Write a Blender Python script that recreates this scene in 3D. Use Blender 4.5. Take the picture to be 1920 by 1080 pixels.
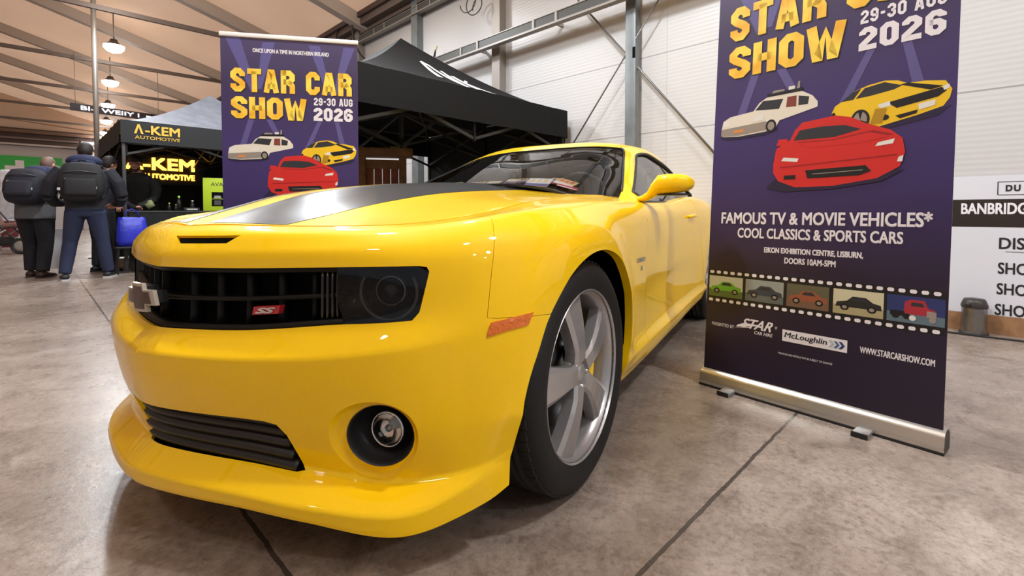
import bpy, bmesh, math, random
import numpy as np
from mathutils import Vector, Matrix
from mathutils.geometry import delaunay_2d_cdt

for o in list(bpy.data.objects): bpy.data.objects.remove(o)
SC = bpy.context.scene
COL = SC.collection
PI = math.pi
R = math.radians

# ------------------------------------------------------------------ camera
cam = bpy.data.cameras.new('camera')
cam.sensor_width = 36.0
cam.lens = 900.0 / 1920.0 * 36.0
cam.shift_y = -(540.0 - 426.0) / 1920.0
cam.clip_start = 0.02
cam.clip_end = 300
camera = bpy.data.objects.new('camera', cam)
COL.objects.link(camera)
camera.location = (0, 0, 0.9)
camera.rotation_euler = (R(90 - 1.8), 0, 0)
SC.camera = camera

# ------------------------------------------------------------------ exposure, world
SC.view_settings.view_transform = 'Standard'
SC.view_settings.look = 'None'
SC.view_settings.exposure = 0.55
SC.view_settings.gamma = 1.0
SC.view_settings.use_curve_mapping = False
world = bpy.data.worlds.new('hall_daylight')
SC.world = world
world.use_nodes = True
wbg = world.node_tree.nodes['Background']
wbg.inputs['Color'].default_value = (0.88, 0.93, 1.0, 1)
wbg.inputs['Strength'].default_value = 0.22
# daylight on the outside of the translucent fabric roof
sun = bpy.data.lights.new('daylight', 'SUN'); sun.energy = 2.4; sun.angle = R(20); sun.color = (0.98, 0.96, 1.0)
sun_o = bpy.data.objects.new('daylight', sun); sun_o.rotation_euler = (R(4), R(3), 0); COL.objects.link(sun_o)

# ------------------------------------------------------------------ high bay lamps (light only; the fittings are built further down)
HALL_A = Vector((-0.7071, 0.7071, 0))      # along the white wall, away from the camera
HALL_N = Vector((-0.7071, -0.7071, 0))     # from the white wall into the hall
WALL_D = 7.13                              # the white wall is X + Y = WALL_D
LAMP_Z = 5.0
LAMP_ROW = [Vector((-9.84, 12.0, LAMP_Z)) + Vector((-2.79, 3.23, 0)) * k for k in range(-3, 5)]
LAMP_ROW_FAR = [Vector((2.6, 0.6, LAMP_Z)) + Vector((-2.79, 3.23, 0)) * k for k in range(-1, 3)]
LAMPS = LAMP_ROW + LAMP_ROW_FAR
LAMPS_DIM = [Vector((-9.84, 12.0, LAMP_Z)) + Vector((-2.79, 3.23, 0)) * k for k in (-4, -5)] + [Vector((8.18, -5.86, LAMP_Z)), Vector((-2.2, -1.6, LAMP_Z))]   # glowing fittings without a spot
LAMP_WATT = 95.0
for k, p in enumerate(LAMPS):
    l = bpy.data.lights.new('high_bay_bulb', 'SPOT')
    l.energy = LAMP_WATT * 2.3
    l.color = (0.86, 0.93, 1.0)
    l.shadow_soft_size = 0.12
    l.spot_size = R(165)
    l.spot_blend = 0.6
    lo = bpy.data.objects.new('high_bay_bulb', l)
    lo.location = p - Vector((0, 0, 0.30))
    COL.objects.link(lo)

# ------------------------------------------------------------------ materials
MATS = {}
def new_mat(name):
    m = bpy.data.materials.new(name); m.use_nodes = True
    MATS[name] = m
    return m, m.node_tree, m.node_tree.nodes['Principled BSDF']
def srgb(r, g, b):
    f = lambda c: (c / 255 / 12.92) if c / 255 <= .04045 else ((c / 255 + .055) / 1.055) ** 2.4
    return (f(r), f(g), f(b), 1)
def mat(name, col, rough=0.5, metal=0.0, coat=0.0, emit=None, es=1.0, spec=0.5, alpha=None, noise=0.0, nscale=20, bump=0.0, bscale=60):
    m, t, b = new_mat(name)
    b.inputs['Base Color'].default_value = col
    b.inputs['Roughness'].default_value = rough
    b.inputs['Metallic'].default_value = metal
    b.inputs['Coat Weight'].default_value = coat
    b.inputs['Coat Roughness'].default_value = 0.03
    b.inputs['Specular IOR Level'].default_value = spec
    if emit:
        b.inputs['Emission Color'].default_value = emit
        b.inputs['Emission Strength'].default_value = es
    if noise or bump:
        tc = t.nodes.new('ShaderNodeTexCoord')
    if noise:
        n = t.nodes.new('ShaderNodeTexNoise'); n.inputs['Scale'].default_value = nscale; n.inputs['Detail'].default_value = 5
        t.links.new(tc.outputs['Object'], n.inputs['Vector'])
        r = t.nodes.new('ShaderNodeMapRange'); r.inputs['From Min'].default_value = .3; r.inputs['From Max'].default_value = .7
        r.inputs['To Min'].default_value = 1 - noise; r.inputs['To Max'].default_value = 1 + noise
        t.links.new(n.outputs['Fac'], r.inputs['Value'])
        mx = t.nodes.new('ShaderNodeVectorMath'); mx.operation = 'SCALE'
        mx.inputs[0].default_value = col[:3]
        t.links.new(r.outputs['Result'], mx.inputs['Scale'])
        t.links.new(mx.outputs['Vector'], b.inputs['Base Color'])
    if bump:
        n2 = t.nodes.new('ShaderNodeTexNoise'); n2.inputs['Scale'].default_value = bscale; n2.inputs['Detail'].default_value = 4
        t.links.new(tc.outputs['Object'], n2.inputs['Vector'])
        bp = t.nodes.new('ShaderNodeBump'); bp.inputs['Strength'].default_value = bump; bp.inputs['Distance'].default_value = 0.01
        t.links.new(n2.outputs['Fac'], bp.inputs['Height'])
        t.links.new(bp.outputs['Normal'], b.inputs['Normal'])
    return m
def glass_mat(name, tint, refl=1.0, rough=0.0, ior=1.5):
    """thin pane: tinted see-through with a fresnel reflection"""
    m = bpy.data.materials.new(name); m.use_nodes = True; MATS[name] = m
    t = m.node_tree; t.nodes.clear()
    o = t.nodes.new('ShaderNodeOutputMaterial'); mix = t.nodes.new('ShaderNodeMixShader')
    tr = t.nodes.new('ShaderNodeBsdfTransparent'); tr.inputs['Color'].default_value = tint
    gl = t.nodes.new('ShaderNodeBsdfGlossy'); gl.inputs['Roughness'].default_value = rough
    gl.inputs['Color'].default_value = (refl, refl, refl, 1)
    fr = t.nodes.new('ShaderNodeFresnel'); fr.inputs['IOR'].default_value = ior
    t.links.new(fr.outputs[0], mix.inputs[0]); t.links.new(tr.outputs[0], mix.inputs[1]); t.links.new(gl.outputs[0], mix.inputs[2])
    t.links.new(mix.outputs[0], o.inputs['Surface'])
    return m

YEL = mat('yellow_paint', (1.0, 0.62, 0.0, 1), 0.45, 0.0, 0.8, spec=.15)
BLK = mat('black_plastic', (0.012, 0.012, 0.013, 1), 0.45)
BLKGLOSS = mat('gloss_black', (0.008, 0.008, 0.009, 1), 0.12, 0, 0.6)
VOID = mat('dark_void', (0.004, 0.004, 0.004, 1), 0.9, spec=0.1)
STRIPE = mat('black_stripe', (0.018, 0.019, 0.021, 1), 0.34, 0, 0.35)
RUBBER = mat('tyre_rubber', (0.009, 0.009, 0.009, 1), 0.6, spec=.35, noise=.25, nscale=40)
RIMGREY = mat('rim_grey', (0.46, 0.45, 0.45, 1), 0.3, 0.65, 0.4)
STEEL = mat('brushed_steel', (0.5, 0.5, 0.49, 1), 0.35, 0.9)
CHROME = mat('chrome', (0.85, 0.85, 0.84, 1), 0.08, 1.0)
DISC = mat('brake_disc_steel', (0.10, 0.10, 0.10, 1), 0.4, 0.9)
AMBER = mat('amber_lens', (0.75, 0.16, 0.01, 1), 0.15, 0, 1.0, bump=.6, bscale=90)
BRONZE = mat('bronze_emblem', (0.10, 0.065, 0.05, 1), 0.3, 0.6, .5)
CREAM = mat('cream_edge', (0.62, 0.56, 0.47, 1), 0.25, 0.5)
RED = mat('red_enamel', (0.45, 0.02, 0.03, 1), 0.3, 0, .5)
WGLASS = glass_mat('windscreen_glass', (0.66, 0.66, 0.66, 1), 1.0, 0, 1.38)
SGLASS = glass_mat('side_glass', (0.30, 0.31, 0.31, 1), 1.0, 0, 1.7)
LENSG = glass_mat('lamp_lens', (0.62, 0.62, 0.62, 1), 1.0)
CLEARG = glass_mat('clear_lens', (0.9, 0.9, 0.9, 1), 1.0)
INTERIOR = mat('cabin_trim', (0.012, 0.011, 0.011, 1), 0.8, spec=.2)
GRILLEM = mat('grille_black', (0.005, 0.005, 0.005, 1), 0.5, spec=.25)
SEATM = mat('seat_cloth', (0.075, 0.055, 0.045, 1), 0.75)

# ------------------------------------------------------------------ object helpers
def tagp(o, label=None, cat=None, group=None, kind=None):
    if label: o['label'] = label
    if cat: o['category'] = cat
    if group: o['group'] = group
    if kind: o['kind'] = kind
    return o
def empty(name, label, cat, loc=(0, 0, 0), rz=0.0, group=None):
    o = bpy.data.objects.new(name, None); COL.objects.link(o)
    o.empty_display_size = 0.1
    o.location = loc; o.rotation_euler = (0, 0, rz)
    return tagp(o, label, cat, group)
def copy_tree(o, parent=None):
    c = o.copy(); COL.objects.link(c)
    if parent is not None: c.parent = parent
    for ch in list(o.children): copy_tree(ch, c)
    return c

class MB:
    """collects shapes with material slots, then links them as one mesh object"""
    def __init__(s):
        s.v = []; s.f = []; s.m = []; s.s = []; s.n = []; s.mats = []
    def mi(s, m):
        if m not in s.mats: s.mats.append(m)
        return s.mats.index(m)
    def add(s, verts, faces, m, smooth=False, M=None, normals=None):
        b = len(s.v); k = s.mi(m)
        if M is not None: verts = [tuple(M @ Vector(p)) for p in verts]
        s.v.extend([tuple(map(float, p)) for p in verts])
        s.n.extend(normals if normals is not None else [None] * len(verts))
        for f in faces:
            s.f.append([b + i for i in f]); s.m.append(k); s.s.append(smooth)
        return s
    def box(s, c, d, m, M=None, bev=0.0, rot=None):
        x, y, z = [q / 2 for q in d]
        T = Matrix.Translation(c)
        if rot is not None: T = T @ rot
        if M is not None: T = M @ T
        if bev <= 0:
            vs = [(-x, -y, -z), (x, -y, -z), (x, y, -z), (-x, y, -z), (-x, -y, z), (x, -y, z), (x, y, z), (-x, y, z)]
            fs = [(0, 3, 2, 1), (4, 5, 6, 7), (0, 1, 5, 4), (1, 2, 6, 5), (2, 3, 7, 6), (3, 0, 4, 7)]
            return s.add(vs, fs, m, False, T)
        bm = bmesh.new(); bmesh.ops.create_cube(bm, size=1)
        for v in bm.verts: v.co = Vector((v.co.x * 2 * x, v.co.y * 2 * y, v.co.z * 2 * z))
        bmesh.ops.bevel(bm, geom=list(bm.edges), offset=min(bev, x * .95, y * .95, z * .95), segments=3, profile=.5, affect='EDGES')
        return s.bm(bm, m, True, T)
    def bm(s, bm, m, smooth=False, M=None):
        bm.verts.index_update()
        s.add([tuple(v.co) for v in bm.verts], [[v.index for v in f.verts] for f in bm.faces], m, smooth, M)
        bm.free(); return s
    def tube(s, pts, r, m, n=10, M=None, cap=True, smooth=True, closed=False):
        pts = [Vector(p) for p in pts]; N = len(pts)
        rr = r if isinstance(r, (list, tuple)) else [r] * N
        vs = []; fs = []
        up = None
        for i, p in enumerate(pts):
            if closed: d = pts[(i + 1) % N] - pts[i - 1]
            else: d = pts[min(i + 1, N - 1)] - pts[max(i - 1, 0)]
            if d.length < 1e-9: d = Vector((0, 0, 1))
            d.normalize()
            if up is None:
                up = Vector((0, 0, 1)) if abs(d.z) < .9 else Vector((1, 0, 0))
            a = d.cross(up)
            if a.length < 1e-6: a = d.orthogonal()
            a.normalize(); b = d.cross(a).normalized(); up = -b if False else a.cross(d).normalized()
            for k in range(n):
                t = 2 * PI * k / n
                vs.append(p + (a * math.cos(t) + up * math.sin(t)) * rr[i])
        L = N if closed else N - 1
        for i in range(L):
            for k in range(n):
                j = (i + 1) % N
                fs.append((i * n + k, i * n + (k + 1) % n, j * n + (k + 1) % n, j * n + k))
        if cap and not closed:
            fs.append(tuple(range(n))[::-1]); fs.append(tuple((N - 1) * n + k for k in range(n)))
        return s.add(vs, fs, m, smooth, M)
    def bar(s, a, b, w, h, m, M=None, up=(0, 0, 1)):
        """rectangular bar from a to b, w across, h along 'up'"""
        a = Vector(a); b = Vector(b); d = (b - a); L = d.length; d.normalize()
        u = Vector(up); x = d.cross(u)
        if x.length < 1e-5: u = Vector((1, 0, 0)); x = d.cross(u)
        x.normalize(); u = x.cross(d).normalized()
        vs = []
        for p in (a, b):
            for sx, su in ((-1, -1), (1, -1), (1, 1), (-1, 1)):
                vs.append(p + x * sx * w / 2 + u * su * h / 2)
        fs = [(0, 1, 2, 3), (7, 6, 5, 4), (0, 4, 5, 1), (1, 5, 6, 2), (2, 6, 7, 3), (3, 7, 4, 0)]
        return s.add(vs, fs, m, False, M)
    def lathe(s, prof, m, n=32, M=None, smooth=True, a0=0, a1=2 * PI):
        """profile of (r, z) turned about z"""
        full = abs(a1 - a0 - 2 * PI) < 1e-6
        K = n if full else n + 1
        vs = []; fs = []
        for (r, z) in prof:
            for k in range(K):
                t = a0 + (a1 - a0) * k / n
                vs.append((r * math.cos(t), r * math.sin(t), z))
        for i in range(len(prof) - 1):
            for k in range(n):
                k2 = (k + 1) % K if full else k + 1
                fs.append((i * K + k, i * K + k2, (i + 1) * K + k2, (i + 1) * K + k))
        return s.add(vs, fs, m, smooth, M)
    def poly(s, pts2, m, z=0.0, th=0.0, M=None, holes=()):
        """flat polygon in local XY, optionally extruded to -th"""
        loops = [list(pts2)] + [list(h) for h in holes]
        vv = []; ee = []
        for lp in loops:
            b = len(vv)
            vv += [Vector((p[0], p[1])) for p in lp]
            ee += [(b + i, b + (i + 1) % len(lp)) for i in range(len(lp))]
        r = delaunay_2d_cdt(vv, ee, [], 0, 1e-7)
        V = r[0]
        fs = []
        for f in r[2]:
            c = (V[f[0]] + V[f[1]] + V[f[2]]) / 3
            if inpoly(c, loops[0]) and not any(inpoly(c, h) for h in loops[1:]): fs.append(tuple(f))
        top = [(p.x, p.y, z) for p in V]
        s.add(top, fs, m, False, M)
        if th > 0:
            s.add([(p.x, p.y, z - th) for p in V], [f[::-1] for f in fs], m, False, M)
            for lp in loops:
                n = len(lp)
                s.add([(p[0], p[1], z) for p in lp] + [(p[0], p[1], z - th) for p in lp],
                      [(i, i + n, (i + 1) % n + n, (i + 1) % n) for i in range(n)], m, False, M)
        return s
    def build(s, name, parent=None, label=None, kind=None, loc=None):
        me = bpy.data.meshes.new(name)
        me.from_pydata(s.v, [], s.f)
        for m in s.mats: me.materials.append(m)
        me.polygons.foreach_set('material_index', s.m)
        me.polygons.foreach_set('use_smooth', s.s)
        if any(n is not None for n in s.n):
            me.update()
            nn = [tuple(v.normal) if q is None else tuple(q) for v, q in zip(me.vertices, s.n)]
            try: me.normals_split_custom_set_from_vertices(nn)
            except Exception as ex: print('normals', ex)
        me.update()
        o = bpy.data.objects.new(name, me); COL.objects.link(o)
        if parent is not None: o.parent = parent
        if label: o['label'] = label
        if kind: o['kind'] = kind
        if loc is not None: o.location = loc
        return o

def inpoly(p, poly):
    x, y = p[0], p[1]; c = False; n = len(poly); j = n - 1
    for i in range(n):
        xi, yi = poly[i][0], poly[i][1]; xj, yj = poly[j][0], poly[j][1]
        if (yi > y) != (yj > y) and x < (xj - xi) * (y - yi) / (yj - yi) + xi: c = not c
        j = i
    return c
def inpoly_np(P, poly):
    P = np.asarray(P); c = np.zeros(len(P), bool); n = len(poly); j = n - 1
    for i in range(n):
        xi, yi = poly[i][0], poly[i][1]; xj, yj = poly[j][0], poly[j][1]
        if yi != yj:
            k = ((yi > P[:, 1]) != (yj > P[:, 1])) & (P[:, 0] < (xj - xi) * (P[:, 1] - yi) / (yj - yi) + xi)
            c ^= k
        j = i
    return c
def pchip_slopes(x, y):
    """monotone cubic slopes along the last axis; x is (n,), y is (..., n)"""
    h = np.diff(x); d = np.diff(y, axis=-1) / h
    m = np.zeros_like(y)
    w1 = 2 * h[1:] + h[:-1]; w2 = h[1:] + 2 * h[:-1]
    a, b = d[..., :-1], d[..., 1:]
    ok = a * b > 0
    with np.errstate(divide='ignore', invalid='ignore'):
        q = (w1 + w2) / (w1 / np.where(ok, a, 1) + w2 / np.where(ok, b, 1))
    m[..., 1:-1] = np.where(ok, q, 0)
    m[..., 0] = d[..., 0]; m[..., -1] = d[..., -1]
    return m
def pchip(x, y, xi):
    """y (..., n) at xi (k,) -> (..., k)"""
    x = np.asarray(x, float); y = np.asarray(y, float); xi = np.clip(xi, x[0], x[-1])
    m = pchip_slopes(x, y)
    i = np.clip(np.searchsorted(x, xi, side='right') - 1, 0, len(x) - 2)
    h = x[i + 1] - x[i]; t = (xi - x[i]) / h
    return (y[..., i] * (2 * t**3 - 3 * t**2 + 1) + m[..., i] * h * (t**3 - 2 * t**2 + t)
            + y[..., i + 1] * (-2 * t**3 + 3 * t**2) + m[..., i + 1] * h * (t**3 - t**2))
def nspline(x, y):
    """natural cubic spline, returns f(xi)"""
    x = np.asarray(x, float); y = np.asarray(y, float); n = len(x); h = np.diff(x)
    A = np.zeros((n, n)); b = np.zeros(n); A[0, 0] = A[-1, -1] = 1
    for i in range(1, n - 1):
        A[i, i - 1] = h[i - 1]; A[i, i] = 2 * (h[i - 1] + h[i]); A[i, i + 1] = h[i]
        b[i] = 6 * ((y[i + 1] - y[i]) / h[i] - (y[i] - y[i - 1]) / h[i - 1])
    M = np.linalg.solve(A, b)
    def f(xi):
        xi = np.asarray(xi, float)
        i = np.clip(np.searchsorted(x, xi, side='right') - 1, 0, n - 2)
        a = x[i + 1] - xi; c = xi - x[i]; hh = h[i]
        return M[i] * a**3 / (6 * hh) + M[i + 1] * c**3 / (6 * hh) + (y[i] / hh - M[i] * hh / 6) * a + (y[i + 1] / hh - M[i + 1] * hh / 6) * c
    return f
# ------------------------------------------------------------------ the car's skin as smooth surfaces (x forward, y to its left, z up)
PLAN = [(.930, 0), (.918, .1), (.896, .2), (.868, .3), (.834, .4), (.794, .5), (.744, .6), (.680, .7), (.600, .78), (.520, .84), (.42, .885),
        (.30, .915), (.15, .935), (0, .944), (-.2, .948), (-.45, .948), (-.8, .944), (-1.2, .94), (-1.7, .94), (-2.1, .945), (-2.4, .955),
        (-2.85, .96), (-3.2, .94), (-3.5, .88), (-3.70, .76), (-3.80, .6), (-3.86, .3), (-3.88, 0)]
_pl = np.array(PLAN)
_ext = np.vstack([_pl[1:6][::-1] * [1, -1], _pl, _pl[-4:-1][::-1] * [1, -1]])
_cu = np.concatenate([[0], np.cumsum(np.hypot(*np.diff(_ext, axis=0).T))])
_cu -= _cu[5]
PU = _cu[5:5 + len(_pl)]                      # arc length at each plan station
_fx = nspline(_cu, _ext[:, 0]); _fy = nspline(_cu, _ext[:, 1])
UMAX = PU[-1]
def plan(U):
    e = 1e-3
    x, y = _fx(U), _fy(U)
    tx, ty = _fx(U + e) - _fx(U - e), _fy(U + e) - _fy(U - e)
    L = np.hypot(tx, ty)
    return x, y, ty / L, -tx / L              # point and outward normal
HCX = [-1.3, -1.0, -.62, -.35, -.08, .2, .45, .6, .72, .80, .95]
HCZ = [1.066, 1.063, 1.055, 1.044, 1.027, 1.0, .962, .92, .884, .858, .80]
HEX = [-1.3, -1.1, -.75, -.4, .04, .32, .53, .80, .95]
HEZ = [.985, .986, .984, .968, .938, .898, .864, .835, .80]
HBY = [0, .08, .16, .24, .32, .45, .7, .85, 1.0]
HBV = [1, .98, .82, .60, .42, .22, 0, -.12, -.25]
def hoodz(x, y):
    x = np.asarray(x, float); y = np.abs(np.asarray(y, float))
    hc = pchip(HCX[0:], HCZ, x); he = pchip(HEX, HEZ, x); b = pchip(HBY, HBV, y)
    return he + (hc - he) * b
# rows from the underside up to the bonnet edge: (inset, height) at key plan stations
KEYS = [0, 3, 5, 7, 9, 11, 13, 15, 16.5, 17.5, 20, 21, 24, 27]
KU = np.interp(KEYS, np.arange(len(PU)), PU)
ROWV = np.array([0, .09, .135, .142, .20, .32, .43, .475, .484, .575, .72, .755, .785, .835, .90])
ROWS = [
 [(.12,.18),(.12,.175),(.12,.148),(.12,.108),(.10,.15),(.08,.22),(.08,.22),(.10,.18),(.10,.17),(.10,.17),(.10,.2),(.1,.22),(.1,.3),(.1,.3)],
 [(-.01,.187),(-.01,.182),(-.01,.160),(-.01,.123),(0,.158),(.0,.235),(.02,.24),(.035,.20),(.035,.19),(.035,.19),(.03,.22),(.02,.24),(.03,.3),(.03,.3)],
 [(-.015,.226),(-.015,.215),(-.015,.195),(-.012,.176),(0,.232),(0,.275),(.01,.285),(.012,.245),(.008,.235),(.006,.235),(.01,.26),(.01,.28),(.01,.36),(.01,.36)],
 [(-.008,.2325),(-.008,.2215),(-.008,.2015),(-.006,.182),(.001,.237),(0,.282),(.0095,.292),(.0115,.2525),(.0075,.242),(.005,.242),(.009,.267),(.009,.287),(.009,.367),(.009,.367)],
 [(.062,.278),(.062,.268),(.062,.244),(.054,.218),(.004,.252),(.0,.31),(.005,.315),(.004,.295),(.002,.285),(.0,.285),(0,.30),(0,.32),(0,.4),(0,.4)],
 [(.02,.40),(.02,.40),(.02,.39),(.015,.38),(.0,.385),(0,.405),(0,.405),(.018,.355),(.03,.345),(.03,.34),(.01,.36),(0,.4),(0,.48),(0,.48)],
 [(.003,.495),(.003,.50),(.003,.505),(.003,.51),(0,.51),(0,.52),(0,.52),(.012,.49),(.034,.47),(.034,.47),(.004,.49),(0,.5),(0,.55),(0,.55)],
 [(0,.530),(0,.536),(0,.548),(0,.572),(0,.60),(0,.60),(0,.60),(.008,.575),(.032,.555),(.032,.55),(0,.58),(0,.6),(0,.6),(0,.6)],
 [(.007,.538),(.007,.544),(.007,.556),(.004,.580),(0,.610),(0,.61),(0,.612),(.0085,.585),(.029,.564),(.029,.56),(0,.59),(0,.612),(0,.612),(0,.612)],
 [(.05,.585),(.05,.597),(.05,.615),(.032,.636),(.004,.675),(0,.695),(0,.71),(.014,.70),(.028,.69),(.028,.69),(0,.73),(0,.74),(0,.74),(0,.74)],
 [(.062,.755),(.062,.760),(.058,.766),(.042,.771),(.014,.775),(.005,.79),(.002,.80),(.016,.79),(.025,.79),(.025,.79),(0,.82),(0,.82),(0,.82),(0,.82)],
 [(.066,.785),(.066,.79),(.062,.796),(.052,.803),(.028,.815),(.016,.83),(.013,.845),(.022,.85),(.028,.85),(.028,.86),(.01,.88),(.01,.9),(.01,.88),(.01,.88)],
 [(.082,.812),(.080,.816),(.078,.82),(.076,.832),(.056,.85),(.042,.87),(.042,.89),(.042,.905),(.045,.905),(.045,.91),(.035,.94),(.03,.95),(.03,.94),(.03,.94)],
 [(.108,.840),(.102,.845),(.105,.848),(.112,.857),(.105,.88),(.095,.905),(.095,.927),(.092,.945),(.085,.945),(.08,.95),(.085,1.0),(.09,1.0),(.08,1.0),(.08,1.0)],
 [(.140,None),(.138,None),(.145,None),(.165,None),(.19,None),(.205,None),(.225,None),(.25,None),(.24,.982),(.13,.965),(.14,1.02),(.15,1.03),(.16,1.03),(.16,1.03)],
]
# crisp folds: helper rows hard by the lip edge and the bumper ridge
def _between(a, b, f): return [(p[0] + (q[0] - p[0]) * f, p[1] + (q[1] - p[1]) * f) for p, q in zip(a, b)]
ROWS = ROWS[:2] + [_between(ROWS[1], ROWS[2], .82)] + ROWS[2:4] + [_between(ROWS[3], ROWS[4], .14)] + [_between(ROWS[3], ROWS[4], .86)] + ROWS[4:5] + [_between(ROWS[4], ROWS[5], .08)] + ROWS[5:7] + [_between(ROWS[6], ROWS[7], .82)] + ROWS[7:9] + [_between(ROWS[8], ROWS[9], .12)] + ROWS[9:]
ROWV = np.array([0, .09, .128, .135, .142, .150, .192, .20, .209, .32, .43, .467, .475, .483, .491, .575, .72, .755, .785, .835, .90])
_INS = np.array([[c[0] for c in r] for r in ROWS]); _ZZ = np.array([[(c[1] if c[1] is not None else np.nan) for c in r] for r in ROWS])
for _k in range(8):
    _x, _y, _nx, _ny = plan(KU[_k]); _i = _INS[-1, _k]
    _ZZ[-1, _k] = hoodz(_x - _nx * _i, _y - _ny * _i) - .002
def rowpts(U):
    x, y, nx, ny = plan(U)
    ins = pchip(KU, _INS, U); zz = pchip(KU, _ZZ, U)
    # along the bonnet edge the last row lies on the bonnet surface
    X = x - nx * ins; Y = y - ny * ins
    w = np.clip((KU[8] - U) / .25, 0, 1)
    zz[-1] = zz[-1] * (1 - w) + w * (hoodz(X[-1], Y[-1]) - .001)
    return X, Y, zz
FLARES = [(0.055, .36, .44, .62, .032), (-2.80, .36, .43, .62, .012)]
def skin(U, V):
    U = np.asarray(U, float).ravel(); V = np.asarray(V, float).ravel()
    X, Y, Z = rowpts(U)
    out = []
    for A in (X, Y, Z):
        A = A.T                                # (N, rows)
        m = pchip_slopes(ROWV, A)
        i = np.clip(np.searchsorted(ROWV, V, side='right') - 1, 0, len(ROWV) - 2)
        h = ROWV[i + 1] - ROWV[i]; t = (V - ROWV[i]) / h; n = np.arange(len(U))
        out.append(A[n, i] * (2 * t**3 - 3 * t**2 + 1) + m[n, i] * h * (t**3 - 2 * t**2 + t)
                   + A[n, i + 1] * (-2 * t**3 + 3 * t**2) + m[n, i + 1] * h * (t**3 - t**2))
    P = np.stack(out, -1)
    # soft raised band round each wheel arch
    for cx, cz, r0, r1, amp in FLARES:
        d = np.hypot(P[:, 0] - cx, P[:, 2] - cz)
        side = np.clip((np.abs(P[:, 1]) - .80) / .08, 0, 1) * np.clip((P[:, 2] - .25) / .12, 0, 1) * np.clip((1.0 - P[:, 2]) / .15, 0, 1)
        t = np.clip((r1 - d) / (r1 - r0), 0, 1); t = t * t * (3 - 2 * t)
        P[:, 1] += np.sign(P[:, 1]) * amp * t * side
    return P
def surf_normals(S, U, V, sign=1, e=2e-3):
    du = S(U + e, V) - S(U - e, V); dv = S(U, V + e) - S(U, V - e)
    n = np.cross(du, dv) * sign
    return n / (np.linalg.norm(n, axis=1, keepdims=True) + 1e-12)
# cabin shell: t = 0 centre line, .62 roof rail, 1 belt line
GX = [-3.9, -3.35, -3.0, -2.6, -2.2, -1.9, -1.64, -1.45, -1.2, -.98, -.62]
GZC = [1.02, 1.08, 1.22, 1.340, 1.400, 1.410, 1.388, 1.338, 1.252, 1.174, 1.046]
GYR = [.60, .66, .665, .655, .635, .615, .605, .645, .705, .752, .80]
GZR = [.99, 1.03, 1.11, 1.235, 1.322, 1.345, 1.315, 1.235, 1.108, 1.00, .86]
GYB = [.70, .74, .78, .80, .80, .81, .82, .825, .83, .83, .84]
GZB = [.95, 1.02, 1.02, 1.0, .98, .97, .962, .96, .955, .955, .82]
def shell(x, t):
    x = np.asarray(x, float).ravel(); t = np.asarray(t, float).ravel(); a = np.abs(t)
    zc, yr, zr, yb, zb = [pchip(GX, q, x) for q in (GZC, GYR, GZR, GYB, GZB)]
    s = np.clip(a / .62, 0, 1)
    y1 = yr * s; z1 = zc - (zc - zr) * s**3.6
    q = np.clip((a - .62) / .38, 0, 1.3)
    y2 = yr + (yb - yr) * q + .018 * np.sin(PI * np.clip(q, 0, 1)); z2 = zr + (zb - zr) * q
    k = a <= .62
    return np.stack([x, np.sign(t) * np.where(k, y1, y2), np.where(k, z1, z2)], -1)
# text helper: built-in font turned into flat triangles
def text_mesh(txt, size=1.0, bold=0.0, align='CENTER', sx=1.0, shear=0.0, spacing=1.0):
    cu = bpy.data.curves.new('lettering', 'FONT'); cu.body = txt; cu.size = size; cu.align_x = align; cu.align_y = 'CENTER'
    cu.offset = bold; cu.shear = shear; cu.space_character = spacing; cu.fill_mode = 'FRONT'; cu.resolution_u = 3
    o = bpy.data.objects.new('lettering', cu); COL.objects.link(o)
    dg = bpy.context.evaluated_depsgraph_get(); dg.update()
    me = bpy.data.meshes.new_from_object(o.evaluated_get(dg))
    v = [(p.co.x * sx, p.co.y) for p in me.vertices]; f = [tuple(p.vertices) for p in me.polygons]
    bpy.data.objects.remove(o); bpy.data.curves.remove(cu); bpy.data.meshes.remove(me)
    return v, f
def text_size(v):
    a = np.array(v); return a.min(0), a.max(0)
def flat_text(mb, txt, u0, u1, v0, v1, m_, z, bold=.0, shear=0.0, spacing=1.0, M=None):
    v, f = text_mesh(txt, 1, 0, shear=shear, spacing=spacing); lo, hi = text_size(v); w = hi - lo
    if bold:                                     # heavier strokes: the same letters laid a hair's breadth apart
        k = bold * (v1 - v0) * .9
        for i, (dx, dy) in enumerate(((-k, -k), (k, -k), (-k, k), (k, k))): flat_text(mb, txt, u0 + k + dx, u1 - k + dx, v0 + k + dy, v1 - k + dy, m_, z + i * .0003, 0, shear, spacing, M)
        return
    mb.add([(u0 + (p[0] - lo[0]) / w[0] * (u1 - u0), v0 + (p[1] - lo[1]) / w[1] * (v1 - v0), z) for p in v], f, m_, M=M)
# ------------------------------------------------------------------ hall: floor, white panel wall, end wall, roof and frames
# hall axes: s runs along the white wall away from the camera, d from the wall into the hall
def hp(s, d, z=0.0):
    """s = Y - X along the wall, d = distance into the hall from the white wall"""
    q = WALL_D - d * math.sqrt(2)           # X + Y
    return Vector(((q - s) / 2, (q + s) / 2, z))
EAVE = 4.85; TANR = math.tan(R(16))
def roof_z(d): return EAVE + TANR * d
def struct(mb, name, cat=None): return mb.build(name, kind='structure')

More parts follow.
